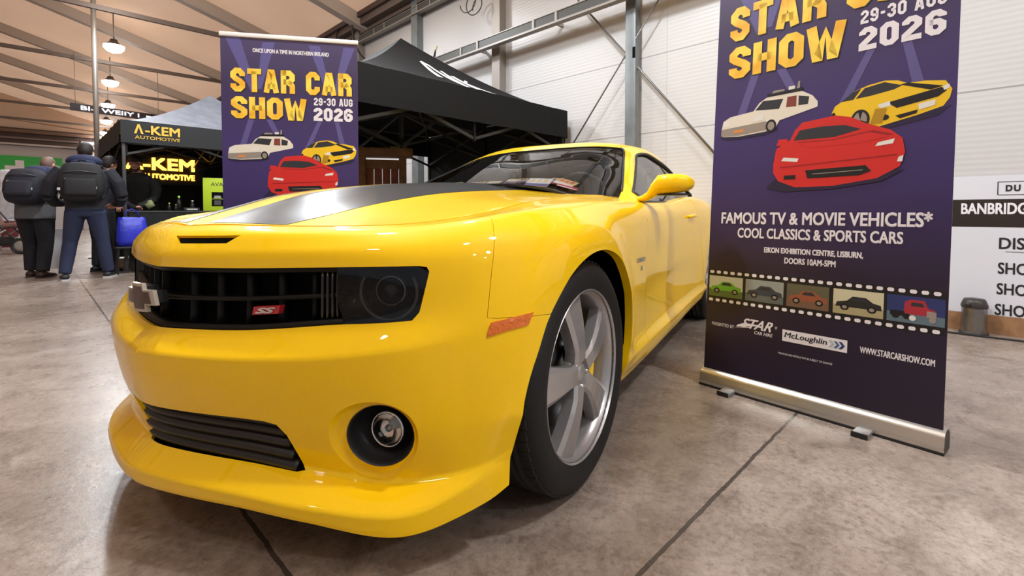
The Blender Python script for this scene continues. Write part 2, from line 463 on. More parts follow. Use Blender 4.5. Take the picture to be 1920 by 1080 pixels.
# floor: polished concrete with sawn joints
m, t, b = new_mat('concrete_floor')
tc = t.nodes.new('ShaderNodeTexCoord'); mp = t.nodes.new('ShaderNodeMapping'); mp.inputs['Rotation'].default_value = (0, 0, R(-45))
t.links.new(tc.outputs['Object'], mp.inputs['Vector'])
def noise(scale, det, vec, rough=.6, dist=0):
    n = t.nodes.new('ShaderNodeTexNoise'); n.inputs['Scale'].default_value = scale; n.inputs['Detail'].default_value = det
    n.inputs['Roughness'].default_value = rough; n.inputs['Distortion'].default_value = dist
    t.links.new(vec, n.inputs['Vector']); return n.outputs['Fac']
def ramp(v, stops):
    r = t.nodes.new('ShaderNodeValToRGB'); e = r.color_ramp.elements
    while len(e) < len(stops): e.new(.5)
    for k, (p, c) in enumerate(stops): e[k].position = p; e[k].color = c
    t.links.new(v, r.inputs['Fac']); return r.outputs['Color']
def mixc(a, b_, f, mode='MIX'):
    x = t.nodes.new('ShaderNodeMix'); x.data_type = 'RGBA'; x.blend_type = mode
    for s, q in ((x.inputs[0], f), (x.inputs[6], a), (x.inputs[7], b_)):
        if hasattr(q, 'is_linked') or hasattr(q, 'node'): t.links.new(q, s)
        else: s.default_value = q
    return x.outputs[2]
def mth(op, a, b_=None):
    x = t.nodes.new('ShaderNodeMath'); x.operation = op
    for i, q in enumerate((a, b_)):
        if q is None: continue
        if hasattr(q, 'node'): t.links.new(q, x.inputs[i])
        else: x.inputs[i].default_value = q
    return x.outputs[0]
big = ramp(noise(.9, 4, mp.outputs[0], .55, .6), [(.30, srgb(126, 114, 105)), (.52, srgb(150, 138, 129)), (.72, srgb(172, 162, 155))])
mid = ramp(noise(7, 9, mp.outputs[0], .78, .6), [(.34, (.50, .46, .43, 1)), (.52, (1, .98, .96, 1)), (.70, (1.2, 1.18, 1.16, 1))])
spk = ramp(noise(42, 7, mp.outputs[0], .8), [(.36, (.50, .46, .44, 1)), (.48, (.92, .90, .88, 1)), (.60, (1.12, 1.11, 1.10, 1))])
c = mixc(mixc(big, mid, .8, 'MULTIPLY'), spk, .8, 'MULTIPLY')
stain = ramp(noise(2.6, 3, mp.outputs[0], .5, 1.2), [(.60, (1, 1, 1, 1)), (.70, (.72, .68, .66, 1))])
c = mixc(c, stain, .5, 'MULTIPLY')
sx = t.nodes.new('ShaderNodeSeparateXYZ'); t.links.new(mp.outputs[0], sx.inputs[0])
def joint(out, pos, per):
    return mth('ABSOLUTE', mth('SUBTRACT', mth('MODULO', mth('ADD', out, 10 * per + per / 2 - pos), per), per / 2))
# mapping turns the axes by -45 degrees: x' = (X + Y)/sqrt2, y' = (Y - X)/sqrt2
wob = mth('MULTIPLY', mth('SUBTRACT', noise(14, 3, mp.outputs[0]), .5), .012)
j = mth('MINIMUM', joint(mth('ADD', sx.outputs[0], wob), .43, 5.2), joint(mth('ADD', sx.outputs[1], wob), .60, 5.2))
jm = mth('LESS_THAN', j, .0065)
c = mixc(c, (.035, .028, .024, 1), mth('MULTIPLY', jm, .85))
t.links.new(c, b.inputs['Base Color'])
rr = t.nodes.new('ShaderNodeMapRange'); rr.inputs['To Min'].default_value = .16; rr.inputs['To Max'].default_value = .42
t.links.new(noise(5, 5, mp.outputs[0], .7), rr.inputs['Value']); t.links.new(rr.outputs[0], b.inputs['Roughness'])
bp = t.nodes.new('ShaderNodeBump'); bp.inputs['Strength'].default_value = .10; bp.inputs['Distance'].default_value = .01
t.links.new(mth('SUBTRACT', noise(40, 5, mp.outputs[0], .7), mth('MULTIPLY', jm, .6)), bp.inputs['Height']); t.links.new(bp.outputs[0], b.inputs['Normal'])
FLOORM = m
fl = MB(); pts = [hp(48, 0), hp(48, 34), hp(-14, 34), hp(-14, 0)]
fl.add([tuple(p) for p in pts] + [tuple(p - Vector((0, 0, .2))) for p in pts], [(0, 1, 2, 3), (7, 6, 5, 4)] + [(i, i + 4, (i + 1) % 4 + 4, (i + 1) % 4) for i in range(4)], FLOORM); struct(fl, 'floor')

# white sandwich panel wall with fine ribs and panel joints
m, t, b = new_mat('white_wall_panel')
tc = t.nodes.new('ShaderNodeTexCoord'); sx = t.nodes.new('ShaderNodeSeparateXYZ'); t.links.new(tc.outputs['Object'], sx.inputs[0])
zz = sx.outputs[2]
along = mth('DIVIDE', mth('SUBTRACT', sx.outputs[1], sx.outputs[0]), math.sqrt(2))
rib = mth('SINE', mth('MULTIPLY', zz, 2 * PI / .042))
seam = mth('LESS_THAN', mth('ABSOLUTE', mth('SUBTRACT', mth('MODULO', mth('ADD', zz, 8.7 - .03), .87), .04)), .006)
vs_ = mth('LESS_THAN', mth('ABSOLUTE', mth('SUBTRACT', mth('MODULO', mth('ADD', along, 60 - 3.15), 2.9), 1.45)), .006)
sm = mth('MAXIMUM', seam, mth('MULTIPLY', vs_, .35))
col = mixc(srgb(196, 194, 193), srgb(143, 139, 137), mth('MULTIPLY', sm, .8))
t.links.new(col, b.inputs['Base Color']); b.inputs['Roughness'].default_value = .38
bp = t.nodes.new('ShaderNodeBump'); bp.inputs['Strength'].default_value = .08; bp.inputs['Distance'].default_value = .004
t.links.new(mth('SUBTRACT', rib, mth('MULTIPLY', sm, 6)), bp.inputs['Height']); t.links.new(bp.outputs[0], b.inputs['Normal'])
WALLM = m
w = MB()
def slab(mb, s0, s1, d0, d1, z0, z1, m_):
    q = [hp(s0, d0), hp(s1, d0), hp(s1, d1), hp(s0, d1)]
    mb.add([(p.x, p.y, z0) for p in q] + [(p.x, p.y, z1) for p in q], [(0, 3, 2, 1), (4, 5, 6, 7)] + [(i, (i + 1) % 4, (i + 1) % 4 + 4, i + 4) for i in range(4)], m_)
slab(w, -14, 48, -.12, 0, 0, EAVE + .05, WALLM); struct(w, 'wall_right')
SKIRT = mat('skirting_wood', srgb(150, 112, 78), .55, noise=.25, nscale=14)
w = MB(); slab(w, -14, 4.6, 0, .035, 0, .135, SKIRT); struct(w, 'baseboard_right')

# end wall, far: white panels below, dark gallery beams above
ENDW = mat('end_wall_panel', srgb(196, 188, 186), .5, noise=.08, nscale=.6)
DARKST = mat('dark_steel', srgb(70, 50, 42), .55)
ROOFM = None
m, t, b = new_mat('roof_lining')
tc = t.nodes.new('ShaderNodeTexCoord')
n = noise(.5, 3, tc.outputs['Object'], .5)
t.links.new(ramp(n, [(.3, srgb(204, 168, 138)), (.7, srgb(216, 180, 150))]), b.inputs['Base Color']); b.inputs['Roughness'].default_value = .7
ROOFM = m
df = t.nodes.new('ShaderNodeBsdfTranslucent'); mx_ = t.nodes.new('ShaderNodeMixShader'); mx_.inputs[0].default_value = .45
t.links.new(b.inputs['Base Color'].links[0].from_socket, df.inputs['Color']); t.links.new(b.outputs[0], mx_.inputs[1]); t.links.new(df.outputs[0], mx_.inputs[2])
t.links.new(mx_.outputs[0], t.nodes['Material Output'].inputs['Surface'])
w = MB(); slab(w, 47, 47.2, 0, 34, 0, 4.1, ENDW); struct(w, 'wall_end')
w = MB(); slab(w, 46.9, 47.2, 0, 34, 4.1, 4.95, DARKST)
slab(w, 46.7, 46.95, 0, 34, 4.72, 4.86, mat('gallery_edge', srgb(110, 82, 66), .5)); slab(w, 46.7, 46.95, 0, 34, 4.12, 4.2, ENDW)
slab(w, 46.8, 46.95, 0, 34, 4.42, 4.5, mat('gallery_rail', srgb(120, 104, 98), .5)); struct(w, 'trim_1')
w = MB(); q = [hp(47.1, 0, 4.9), hp(47.1, 34, 4.9), hp(47.1, 34, roof_z(10)), hp(47.1, 17, roof_z(17)), hp(47.1, 0, roof_z(0))]
w.add([tuple(p) for p in q], [(0, 1, 2, 3, 4)], ROOFM); struct(w, 'wall_gable')
# roof: lining sloping up from the eaves to a ridge
w = MB(); q = [hp(-14, -.1, roof_z(-.1)), hp(48, -.1, roof_z(-.1)), hp(48, 17, roof_z(17)), hp(-14, 17, roof_z(17)), hp(48, 34, EAVE), hp(-14, 34, EAVE)]
w.add([tuple(p) for p in q], [(0, 1, 2, 3), (3, 2, 4, 5)], ROOFM); struct(w, 'ceiling')

# steel frames: rafter, tie and columns, one frame per bay
RAFT = mat('rafter_steel', srgb(176, 162, 150), .5, 0)
TIE = mat('tie_steel', srgb(104, 90, 82), .5, .1)
COLM = mat('column_steel', srgb(150, 142, 134), .5, .3)
COLG = mat('column_galvanised', srgb(128, 134, 136), .42, .5, noise=.12, nscale=6)
for k, s in enumerate((-.5, 6.6, 13.0, 17.3, 23.4, 29.2, 35.0, 41.0)):
    r = MB(); a, b2 = hp(s, 0, roof_z(0) - .13), hp(s, 17, roof_z(17) - .13)
    r.bar(a, b2, .13, .24, RAFT); r.bar(b2, hp(s, 34, EAVE - .13), .13, .24, RAFT)
    for off in (-.08,): r.bar(a + Vector((0, 0, off - .05)), b2 + Vector((0, 0, off - .05)), .20, .03, RAFT)
    struct(r, 'ceiling_rafter')
    if s > 14:
        ti = MB(); ti.bar(hp(s, 0, EAVE - .02), hp(s, 34, EAVE - .02), .07, .09, TIE)
        for d in (6.5, 12): ti.bar(hp(s, d, EAVE), hp(s, d + 1.9, roof_z(d + 1.9) - .2), .06, .06, TIE)
        struct(ti, 'ceiling_tie')
pl = MB()
pl.bar(hp(-14, .18, EAVE - .08), hp(47, .18, EAVE - .08), .16, .16, TIE); pl.bar(hp(-14, .30, EAVE + .02), hp(47, .30, EAVE + .02), .05, .10, DARKST)
pl.bar(hp(-14, .10, EAVE - .22), hp(47, .10, EAVE - .22), .05, .05, TIE)
struct(pl, 'ceiling_eaves_beam')
# wall columns
def column(Y, w_, d0, d1, m_, z1=EAVE, name='wall_column'):
    s = 2 * Y - WALL_D
    c_ = MB(); h = w_ / 2 * math.sqrt(2)
    slab(c_, s - h, s + h, d0, d1, 0, z1, m_)
    slab(c_, s - h * 1.0, s + h * 1.0, d1, d1 + .012, 0, z1, m_)
    struct(c_, name)
for Y in (4.22, 7.28, 8.79, 10.3, 11.8, 13.3): column(Y, .17 if Y != 8.79 else .19, 0, .12, COLM if Y != 8.79 else COLG)
# nearer galvanised post with the crossed wind bracing fixed to it
p_ = hp(2 * 5.70 - WALL_D - .06, .10)
c_ = MB(); c_.box((0, 0, EAVE / 2), (.135, .10, EAVE), COLG, Matrix.Translation((p_.x, p_.y, 0)) @ Matrix.Rotation(R(-45), 4, 'Z'), .012)
c_.box((.05, -.053, 2.72), (.03, .012, .12), VOID, Matrix.Translation((p_.x, p_.y, 0)) @ Matrix.Rotation(R(-45), 4, 'Z'))
struct(c_, 'wall_post')
ROD = mat('brace_rod', srgb(120, 116, 112), .4, .6)
def brace(a, b2, r_):
    q = MB(); q.tube([a, b2], r_, ROD, 8); struct(q, 'wall_brace')
brace(hp(5.33, .09, 3.58), hp(2.62, .09, 1.30), .013)
brace(hp(3.50, .14, 3.42), hp(5.50, .14, 1.66), .009)

# cable tray rails along the wall
TRAY = mat('tray_grey', srgb(78, 78, 76), .5, .3); TRAYL = mat('tray_edge', srgb(150, 144, 138), .45, .4)
def rail(z, d, h_, s0, s1, name):
    q = MB(); slab(q, s0, s1, d, d + .03, z - h_ / 2, z + h_ / 2, TRAY)
    slab(q, s0, s1, d - .03, d + .06, z - h_ / 2 - .025, z - h_ / 2, TRAYL); slab(q, s0, s1, d - .005, d + .04, z + h_ / 2, z + h_ / 2 + .012, TRAYL)
    s = s0 + .3
    while s < s1:
        slab(q, s, s + .05, d - .01, d + .045, z - h_ / 2 - .01, z + h_ / 2 + .015, TRAYL); slab(q, s + .55, s + .6, d - .01, d + .045, z - h_ / 2 - .01, z + h_ / 2 + .015, TRAYL); slab(q, s + .2, s + .24, 0, d, z - .02, z + .02, TRAYL)
        s += 2.14
    struct(q, name)
rail(3.37, .27, .12, -14, 46, 'wall_cable_tray'); rail(4.50, .10, .11, 3, 46, 'wall_upper_cable_tray')

# free standing steel post in the hall
q = MB(); q.tube([(-8.02, 9.32, 0), (-8.02, 9.32, 6.6)], .042, mat('post_steel', srgb(150, 142, 134), .35, .5), 14); q.box((-8.02, 9.32, .01), (.25, .25, .02), TIE); struct(q, 'ceiling_post')

# ------------------------------------------------------------------ high bay lamps
LAMPGLOW = mat('lamp_glow', (1, 1, 1, 1), .5, emit=(1, .96, .90, 1), es=45)
LAMPCASE = mat('lamp_case', srgb(70, 62, 58), .5, .3)
LAMP_LABELS = ['nearest high bay lamp of the row seen beside the steel post', 'second high bay lamp from the front, hung by the steel post', 'third high bay lamp from the front, above the hanging sign',
               'fourth high bay lamp, just under the hanging sign', 'farthest high bay lamp, beside the gable of the end wall']
def lamp(p, label):
    o = empty('high_bay_lamp', label, 'lamp', p, 0, 'high bay lamps under the roof')
    d = (WALL_D - (p.x + p.y)) / math.sqrt(2); top = roof_z(min(d, 34 - d)) - p.z
    h = MB(); h.lathe([(0, .16), (.07, .16), (.09, .10), (.16, .04), (.19, .0), (.175, -.0), (.14, .03)], LAMPCASE, 28); h.build('lamp_housing', o)
    g = MB(); g.lathe([(.21, .004), (.20, -.06), (.15, -.12), (.08, -.15), (0, -.16)], LAMPGLOW, 28); g.build('lamp_lens', o)
    c_ = MB(); c_.tube([(0, 0, .15), (0, 0, top)], .012, TIE, 8); c_.build('hanging_rod', o)
    return o
for k, p in enumerate(LAMP_ROW):
    lamp(p, LAMP_LABELS[k - 3] if k >= 3 else 'high bay lamp hanging on a rod over the near part of the hall')
for p in LAMP_ROW_FAR + LAMPS_DIM: lamp(p, 'high bay lamp hanging on a rod over the near part of the hall')

# hanging sign
sg = empty('hanging_sign', 'long black hanging sign with white lettering, by the steel post', 'sign', (0, 0, 0))
SIGNB = mat('sign_black', srgb(28, 16, 15), .6, spec=.2); WHITEM = mat('print_white', srgb(232, 228, 230), .5)
a = Vector((-11.10, 12.15, 3.56)); b2 = Vector((-9.98, 13.80, 3.56)); dx = (b2 - a).normalized()
M = Matrix.Translation((a + b2) / 2) @ Matrix.Rotation(math.atan2(dx.y, dx.x), 4, 'Z') @ Matrix.Rotation(R(90), 4, 'X')
L = (b2 - a).length
q = MB(); q.box((0, 0, 0), (L, .19, .03), SIGNB, M); flat_text(q, 'BI-I WEIIY I', -.40 * L, .22 * L, -.055, .055, WHITEM, .017, .04, M=M); q.poly([(.30 * L, -.02), (.42 * L, -.045), (.44 * L, -.02), (.36 * L, .02), (.30 * L, .03)], WHITEM, .017, 0, M); bd = q.build('sign_board', sg)
q = MB()
for k in (-.45, .45): q = MB(); q.tube([M @ Vector((k * L, .08, 0)), M @ Vector((k * L, 1.36, 0))], .006, TIE, 6); q.build('hanging_wire', sg)

# green exit sign on the end wall
EXITG = mat('exit_green', srgb(40, 120, 50), .5, emit=srgb(40, 130, 50), es=.25)
es = empty('exit_sign', 'green and white exit sign on the far wall behind the two visitors', 'sign', (0, 0, 0))
p0 = hp(46.9, 5.05, 3.17); ME = Matrix.Translation(p0) @ Matrix.Rotation(R(45), 4, 'Z') @ Matrix.Rotation(R(90), 4, 'X')
q = MB(); q.box((0, 0, 0), (2.3, .86, .06), EXITG, ME); q.build('sign_panel', es)
q = MB(); q.poly([(-.85, -.28), (-.85, -.05), (-.5, -.05), (-.5, .22), (-.2, .22), (-.2, -.28)], WHITEM, .035, .004, ME); q.build('sign_symbol', es); q = MB(); q.poly([(.5, -.25), (1.1, .0), (.5, .25)], WHITEM, .035, .004, ME); q.build('sign_arrow', es)
# lit shelves at the far wall, seen past the tall visitor
sh = empty('shelf_rack', 'pale lit shelf rack against the far wall', 'shelf', (0, 0, 0))
p0 = hp(46.2, 2.45, 0); ME = Matrix.Translation(p0) @ Matrix.Rotation(R(45), 4, 'Z')
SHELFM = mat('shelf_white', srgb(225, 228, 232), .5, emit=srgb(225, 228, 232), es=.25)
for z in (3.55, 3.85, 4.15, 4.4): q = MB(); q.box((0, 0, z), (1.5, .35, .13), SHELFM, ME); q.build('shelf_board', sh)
for x in (-.78, .78): q = MB(); q.box((x, 0, 2.25), (.06, .35, 4.5), TIE, ME); q.build('shelf_upright', sh)
# ------------------------------------------------------------------ the car
car = empty('sports_coupe', 'yellow two-door sports coupe with black bonnet stripes, parked nose towards the camera', 'car',
            (-.539, 2.07, 0), R(-119.7))

def dens(loop, step, sc=(1, 1), closed=True):
    out = []; n = len(loop)
    for i in range(n if closed else n - 1):
        a = np.array(loop[i], float); b = np.array(loop[(i + 1) % n], float)
        k = max(1, int(np.ceil(np.hypot(*((b - a) * sc)) / step)))
        out += [tuple(a + (b - a) * q / k) for q in range(k)]
    if not closed: out.append(tuple(loop[-1]))
    return out
def curve2(pts, n, closed=False):
    P = np.array(pts, float)
    if closed: P = np.vstack([P[-3:], P, P[:4]])
    d = np.concatenate([[0], np.cumsum(np.hypot(*np.diff(P, axis=0).T))])
    f, g = nspline(d, P[:, 0]), nspline(d, P[:, 1])
    a, b = (d[3], d[len(P) - 4]) if closed else (0, d[-1])
    t = np.linspace(a, b, n + 1 if closed else n)
    if closed: t = t[:-1]
    return list(zip(f(t), g(t)))
def panel(mb, S, outer, m, holes=(), step=.02, sign=1, off=0.0, lip=.012, lips=None, mirror=False, sc=(1, 1), lipm=None):
    """a piece of the surface S cut out along the loop 'outer' (surface parameters), with holes and a turned-in edge"""
    loops = [dens(outer, step, sc)] + [dens(h, step * .7, sc) for h in holes]
    A = np.vstack(loops); sc = np.array(sc)
    lo, hi = A.min(0), A.max(0)
    gu = np.arange(lo[0] + step / sc[0] / 2, hi[0], step / sc[0]); gv = np.arange(lo[1] + step / sc[1] / 2, hi[1], step / sc[1])
    g = np.stack(np.meshgrid(gu, gv, indexing='ij'), -1).reshape(-1, 2)
    k = inpoly_np(g, loops[0])
    for h in loops[1:]: k &= ~inpoly_np(g, h)
    g = g[k]
    keep = np.ones(len(g), bool)
    for c in range(0, len(g), 4000):
        d = np.hypot(*np.moveaxis((g[c:c + 4000, None] - A[None]) * sc, -1, 0)).min(1)
        keep[c:c + 4000] = d > step * .55
    g = g[keep]
    vv = [Vector((p[0] * sc[0], p[1] * sc[1])) for p in np.vstack([A, g])]
    ee = []; b = 0
    for lp in loops:
        ee += [(b + i, b + (i + 1) % len(lp)) for i in range(len(lp))]; b += len(lp)
    r = delaunay_2d_cdt(vv, ee, [], 0, 1e-6)
    V = np.array([(p.x, p.y) for p in r[0]]) / sc
    F = np.array(r[2]); C = V[F].mean(1)
    k = inpoly_np(C, loops[0])
    for h in loops[1:]: k &= ~inpoly_np(C, h)
    F = F[k]
    P = S(V[:, 0], V[:, 1]); N = surf_normals(S, V[:, 0], V[:, 1], sign); P = P - N * off
    G = np.cross(P[F[:, 1]] - P[F[:, 0]], P[F[:, 2]] - P[F[:, 0]])
    flip = (G * N[F[:, 0]]).sum(1) < 0
    F[flip] = F[flip][:, ::-1]
    sides = [1, -1] if mirror in (True, 'both') else ([-1] if mirror == 'only' else [1])
    for sd in sides:
        k = np.array([1, sd, 1])
        mb.add((P * k).tolist(), [tuple(f) if sd > 0 else tuple(f[::-1]) for f in F.tolist()], m, True, normals=(N * k).tolist())
        for li, lp in enumerate(loops):
            d = lip if lips is None else lips[li]
            if not d: continue
            L = np.array(lp); p = S(L[:, 0], L[:, 1]); n_ = surf_normals(S, L[:, 0], L[:, 1], sign); p = p - n_ * off
            q = p - n_ * d; n = len(L)
            vs = np.vstack([p, q]) * k
            mb.add(vs.tolist(), [(i, (i + 1) % n, n + (i + 1) % n, n + i) for i in range(n)], lipm or m, False)
    return mb
def sk(U, V, off=0.0):
    U = np.atleast_1d(np.asarray(U, float)); V = np.atleast_1d(np.asarray(V, float))
    if len(V) == 1: V = np.repeat(V, len(U))
    if len(U) == 1: U = np.repeat(U, len(V))
    P = skin(np.abs(U), V); n = surf_normals(skin, np.abs(U), V)
    P = P - n * off; s = np.where(U < 0, -1, 1)
    P[:, 1] *= s; n[:, 1] *= s
    return P, n
def strip(mb, U, V, w, o0, o1, m):
    """bar lying along the skin: centre line (U, V), width w along V or across it, from depth o0 to o1"""
    U = np.asarray(U, float); V = np.asarray(V, float)
    P, n = sk(U, V); T = np.gradient(P, axis=0); T /= np.linalg.norm(T, axis=1, keepdims=True)
    B = np.cross(n, T); K = len(U)
    rows = [P - n * o0 - B * w / 2, P - n * o0 + B * w / 2, P - n * o1 + B * w / 2, P - n * o1 - B * w / 2]
    vs = np.stack(rows, 1).reshape(-1, 3).tolist(); fs = []
    for i in range(K - 1):
        for k in range(4): fs.append((i * 4 + k, i * 4 + (k + 1) % 4, (i + 1) * 4 + (k + 1) % 4, (i + 1) * 4 + k))
    fs += [(3, 2, 1, 0), tuple((K - 1) * 4 + k for k in range(4))]
    return mb.add(vs, fs, m)
def frame(o, z, up=(0, 0, 1)):
    z = Vector(z).normalized(); x = Vector(up).cross(z).normalized(); y = z.cross(x)
    M = Matrix((x, y, z)).transposed().to_4x4(); M.translation = Vector(o)
    return M

VT = ROWV[-1]
ARCH = curve2([(1.028, -.001), (1.036, .1), (1.044, .24), (1.055, .345), (1.087, .418), (1.130, .466), (1.184, .523), (1.259, .600), (1.353, .665),
               (1.479, .688), (1.610, .655), (1.727, .566), (1.808, .490), (1.846, .428), (1.852, .345), (1.838, .2), (1.825, -.001)], 70)
ARCH[0] = (ARCH[0][0], 0.0); ARCH[-1] = (ARCH[-1][0], 0.0)
REAR = [(u + 2.88, v * 1.0) for u, v in ARCH]
_ia = min(range(40), key=lambda i: abs(ARCH[i][1] - .492))       # where the marker strip meets the arch
SEAM = curve2([(.963, .512), (.969, .564), (.982, .666), (1.002, .75), (1.03, .80), (1.06, VT)], 16)   # fascia / wing joint, upwards
def inset_loop(lp, d):
    """pull a loop inwards by d (surface parameters), for the shut lines"""
    P = np.array(lp); n = len(P); ar = 0.5 * np.sum(P[:, 0] * np.roll(P[:, 1], -1) - np.roll(P[:, 0], -1) * P[:, 1])
    t = np.roll(P, -1, 0) - np.roll(P, 1, 0); t /= (np.linalg.norm(t, axis=1, keepdims=True) + 1e-12)
    nn = np.stack([-t[:, 1], t[:, 0]], 1) * (1 if ar > 0 else -1)
    return [tuple(q) for q in (P + nn * d)]

# openings in the fascia, all on the car's left half
GR_TOP, GR_BOT = .716, .577
GRILLE = [(-.002, GR_BOT), (.60, GR_BOT), (.74, .571), (.781, .567), (.800, .59), (.826, .700), (.820, .712), (.80, .7155), (.60, GR_TOP), (-.002, GR_TOP)]
LOWG = [(-.002, .186), (.468, .193), (.487, .198), (.484, .212), (.455, .279), (.432, .302), (.40, .306), (.25, .305), (-.002, .300)]
FOGC = (.682, .291)
FOGO = [(FOGC[0] + .113 * math.cos(t), FOGC[1] + .083 * math.sin(t)) for t in np.linspace(0, 2 * PI, 48, endpoint=False)]
SLOT = [(.062, .787), (.241, .789), (.275, .822), (.014, .822)]
LOWG_R = [(-.002, .186), (.05, .188), (.07, .20), (.13, .285), (.14, .300), (-.002, .300)]
HALF = lambda lp: [(max(u, 0.0), v) for u, v in lp]
# the left half's outline runs round the grille, the lower grille and the slot, which are open at the centre line
BUMP = ([(0, 0)] + [(u, 0.0) for u in np.linspace(.05, 1.02, 30)] + ARCH[:_ia + 1] + [(.985, .506)] + SEAM + [(u, VT) for u in np.linspace(1.05, 0, 40)]
        + [(0, GR_TOP)] + [g for g in GRILLE[::-1][1:-1]] + [(0, GR_BOT)]
        + [(0, .300)])
BUMP_L = BUMP + [g for g in LOWG[::-1][1:-1]] + [(0, .186)]; BUMP_R = BUMP + [g for g in LOWG_R[::-1][1:-1]] + [(0, .186)]
mb = MB()
panel(mb, skin, BUMP_L, YEL, [FOGO, SLOT], .017, lips=[.010, 0, .012]); panel(mb, skin, BUMP_R, YEL, [FOGO], .022, mirror='only', lips=[.010, 0])
# dished ring from the fascia down to the fog lamp's hole
RIMC = Vector((.684, .640, .353)); RN = Vector((.9, .436, 0)).normalized(); RX = Vector((-RN.y, RN.x, 0))
o3, on = sk([p[0] for p in FOGO], [p[1] for p in FOGO])
ring = []
for k, t in enumerate(np.linspace(0, 2 * PI, 48, endpoint=False)):
    c = RIMC + RX * (.084 * math.cos(t)) + Vector((0, 0, .0755 * math.sin(t)))
    ring.append(c)
for sd in (1, -1):
    rows = []
    for a in np.linspace(0, 1, 7):
        e = a * a * (3 - 2 * a)
        rows += [((o3[k] * (1 - a) + np.array(ring[k]) * a) - on[k] * .010 * math.sin(PI * a)) * [1, sd, 1] for k in range(48)]
    fs = [(r * 48 + k, r * 48 + (k + 1) % 48, (r + 1) * 48 + (k + 1) % 48, (r + 1) * 48 + k) for r in range(6) for k in range(48)]
    mb.add([tuple(q) for q in rows], fs if sd > 0 else [f[::-1] for f in fs], YEL, True)
bumper = mb.build('front_bumper', car)

# front wings, doors, rear quarters
FEN = ([SEAM[i] for i in range(len(SEAM))][::-1] + [(.985, .506)] + ARCH[_ia:] + [(u, 0.0) for u in np.linspace(1.86, 2.25, 10)] +
       [(2.25, .3), (2.26, .6), (2.34, VT)] + [(u, VT) for u in np.linspace(2.32, 1.075, 36)])
DOOR = [(2.25, .195), (4.02, .195), (4.02, .195)] + curve2([(4.0, .22), (3.82, .45), (3.72, .65), (3.70, .9)], 12)[0:] + [(u, VT) for u in np.linspace(3.66, 2.36, 30)] + [(2.34, VT), (2.26, .6), (2.25, .3)]
DOOR = [p for i, p in enumerate(DOOR) if i != 2]
SILL = [(2.25, 0), (3.80, 0), (3.81, .19), (2.25, .19)]
QUA = [(3.815, 0)] + [(u, 0.0) for u in np.linspace(3.83, REAR[0][0] - .01, 4)] + REAR + [(u, 0.0) for u in np.linspace(4.80, UMAX, 40)] + [(UMAX, VT)] + \
      [(u, VT) for u in np.linspace(UMAX - .05, 3.72, 50)] + curve2([(3.70, .9), (3.72, .65), (3.82, .45), (4.0, .22), (4.02, .195)], 12)[1:] + [(3.815, .192)]
doors = []
for sd, side in ((False, 'near'), ('only', 'far')):
    st = .02 if sd is False else .04
    f = panel(MB(), skin, inset_loop(FEN, .0015), YEL, step=st, mirror=sd, lip=.03).build('front_wing', car)
    d = panel(MB(), skin, inset_loop(DOOR, .002), YEL, step=st * 1.5, mirror=sd, lip=.02).build('door', car); doors.append(d)
    panel(MB(), skin, SILL, YEL, step=st * 1.5, mirror=sd, lip=.02).build('side_sill', car)
    panel(MB(), skin, inset_loop(QUA, .0015), YEL, step=st * 1.5, mirror=sd, lip=.02).build('rear_quarter', car)
    # door handle
    s = 1 if sd is False else -1
    h = MB(); P, n = sk(np.linspace(3.36, 3.53, 9) * s, [.755])
    path = [tuple(P[i] + n[i] * (.006 + .020 * math.sin(PI * i / 8) ** .5)) for i in range(9)]
    h.tube(path, [.010, .011, .012, .012, .012, .012, .012, .011, .010], YEL, 10)
    h.build('door_handle', d)

# bonnet with its stripes
def hood_S(x, y): return np.stack([np.asarray(x, float).ravel(), np.asarray(y, float).ravel(), hoodz(x, y).ravel()], -1)
_u = np.linspace(0, PU[16], 60); _X, _Y, _Z = rowpts(_u)
HB = [(x, y) for x, y in zip(_X[-1], _Y[-1]) if x > -.86]
COWL = curve2([(-.86, HB[-1][1]), (-.80, .5), (-.70, .3), (-.65, .15), (-.63, 0)], 20)
HOODL = [(x, y) for x, y in HB] + COWL[1:]
HOODF = [(x - .004, y) for x, y in HOODL] + [(x - .004, -y) for x, y in HOODL[::-1][1:-1]]
hood = panel(MB(), hood_S, inset_loop(HOODF, .003), YEL, step=.03, lip=.02).build('bonnet', car)
def stripe(y0, y1, s):
    front = [(float(np.interp(y, [q[1] for q in HB[:25]], [q[0] for q in HB[:25]])) - .016, y) for y in np.linspace(y0, y1, 10)]
    rear = [(float(np.interp(y, [q[1] for q in COWL[::-1]], [q[0] for q in COWL[::-1]])) + .008, y) for y in np.linspace(y1, y0, 10)]
    lp = [(x, y * s) for x, y in front + rear]
    return panel(MB(), hood_S, lp, STRIPE, step=.03, off=-.0012, lip=.001).build('bonnet_stripe', car, 'black bonnet stripe')
stripe(.06, .315, 1); stripe(.06, .315, -1)
# slot under the bonnet's front edge
mb = MB()
panel(mb, skin, SLOT, VOID, step=.03, off=.010, lip=0)
mb.build('air_slot', car)

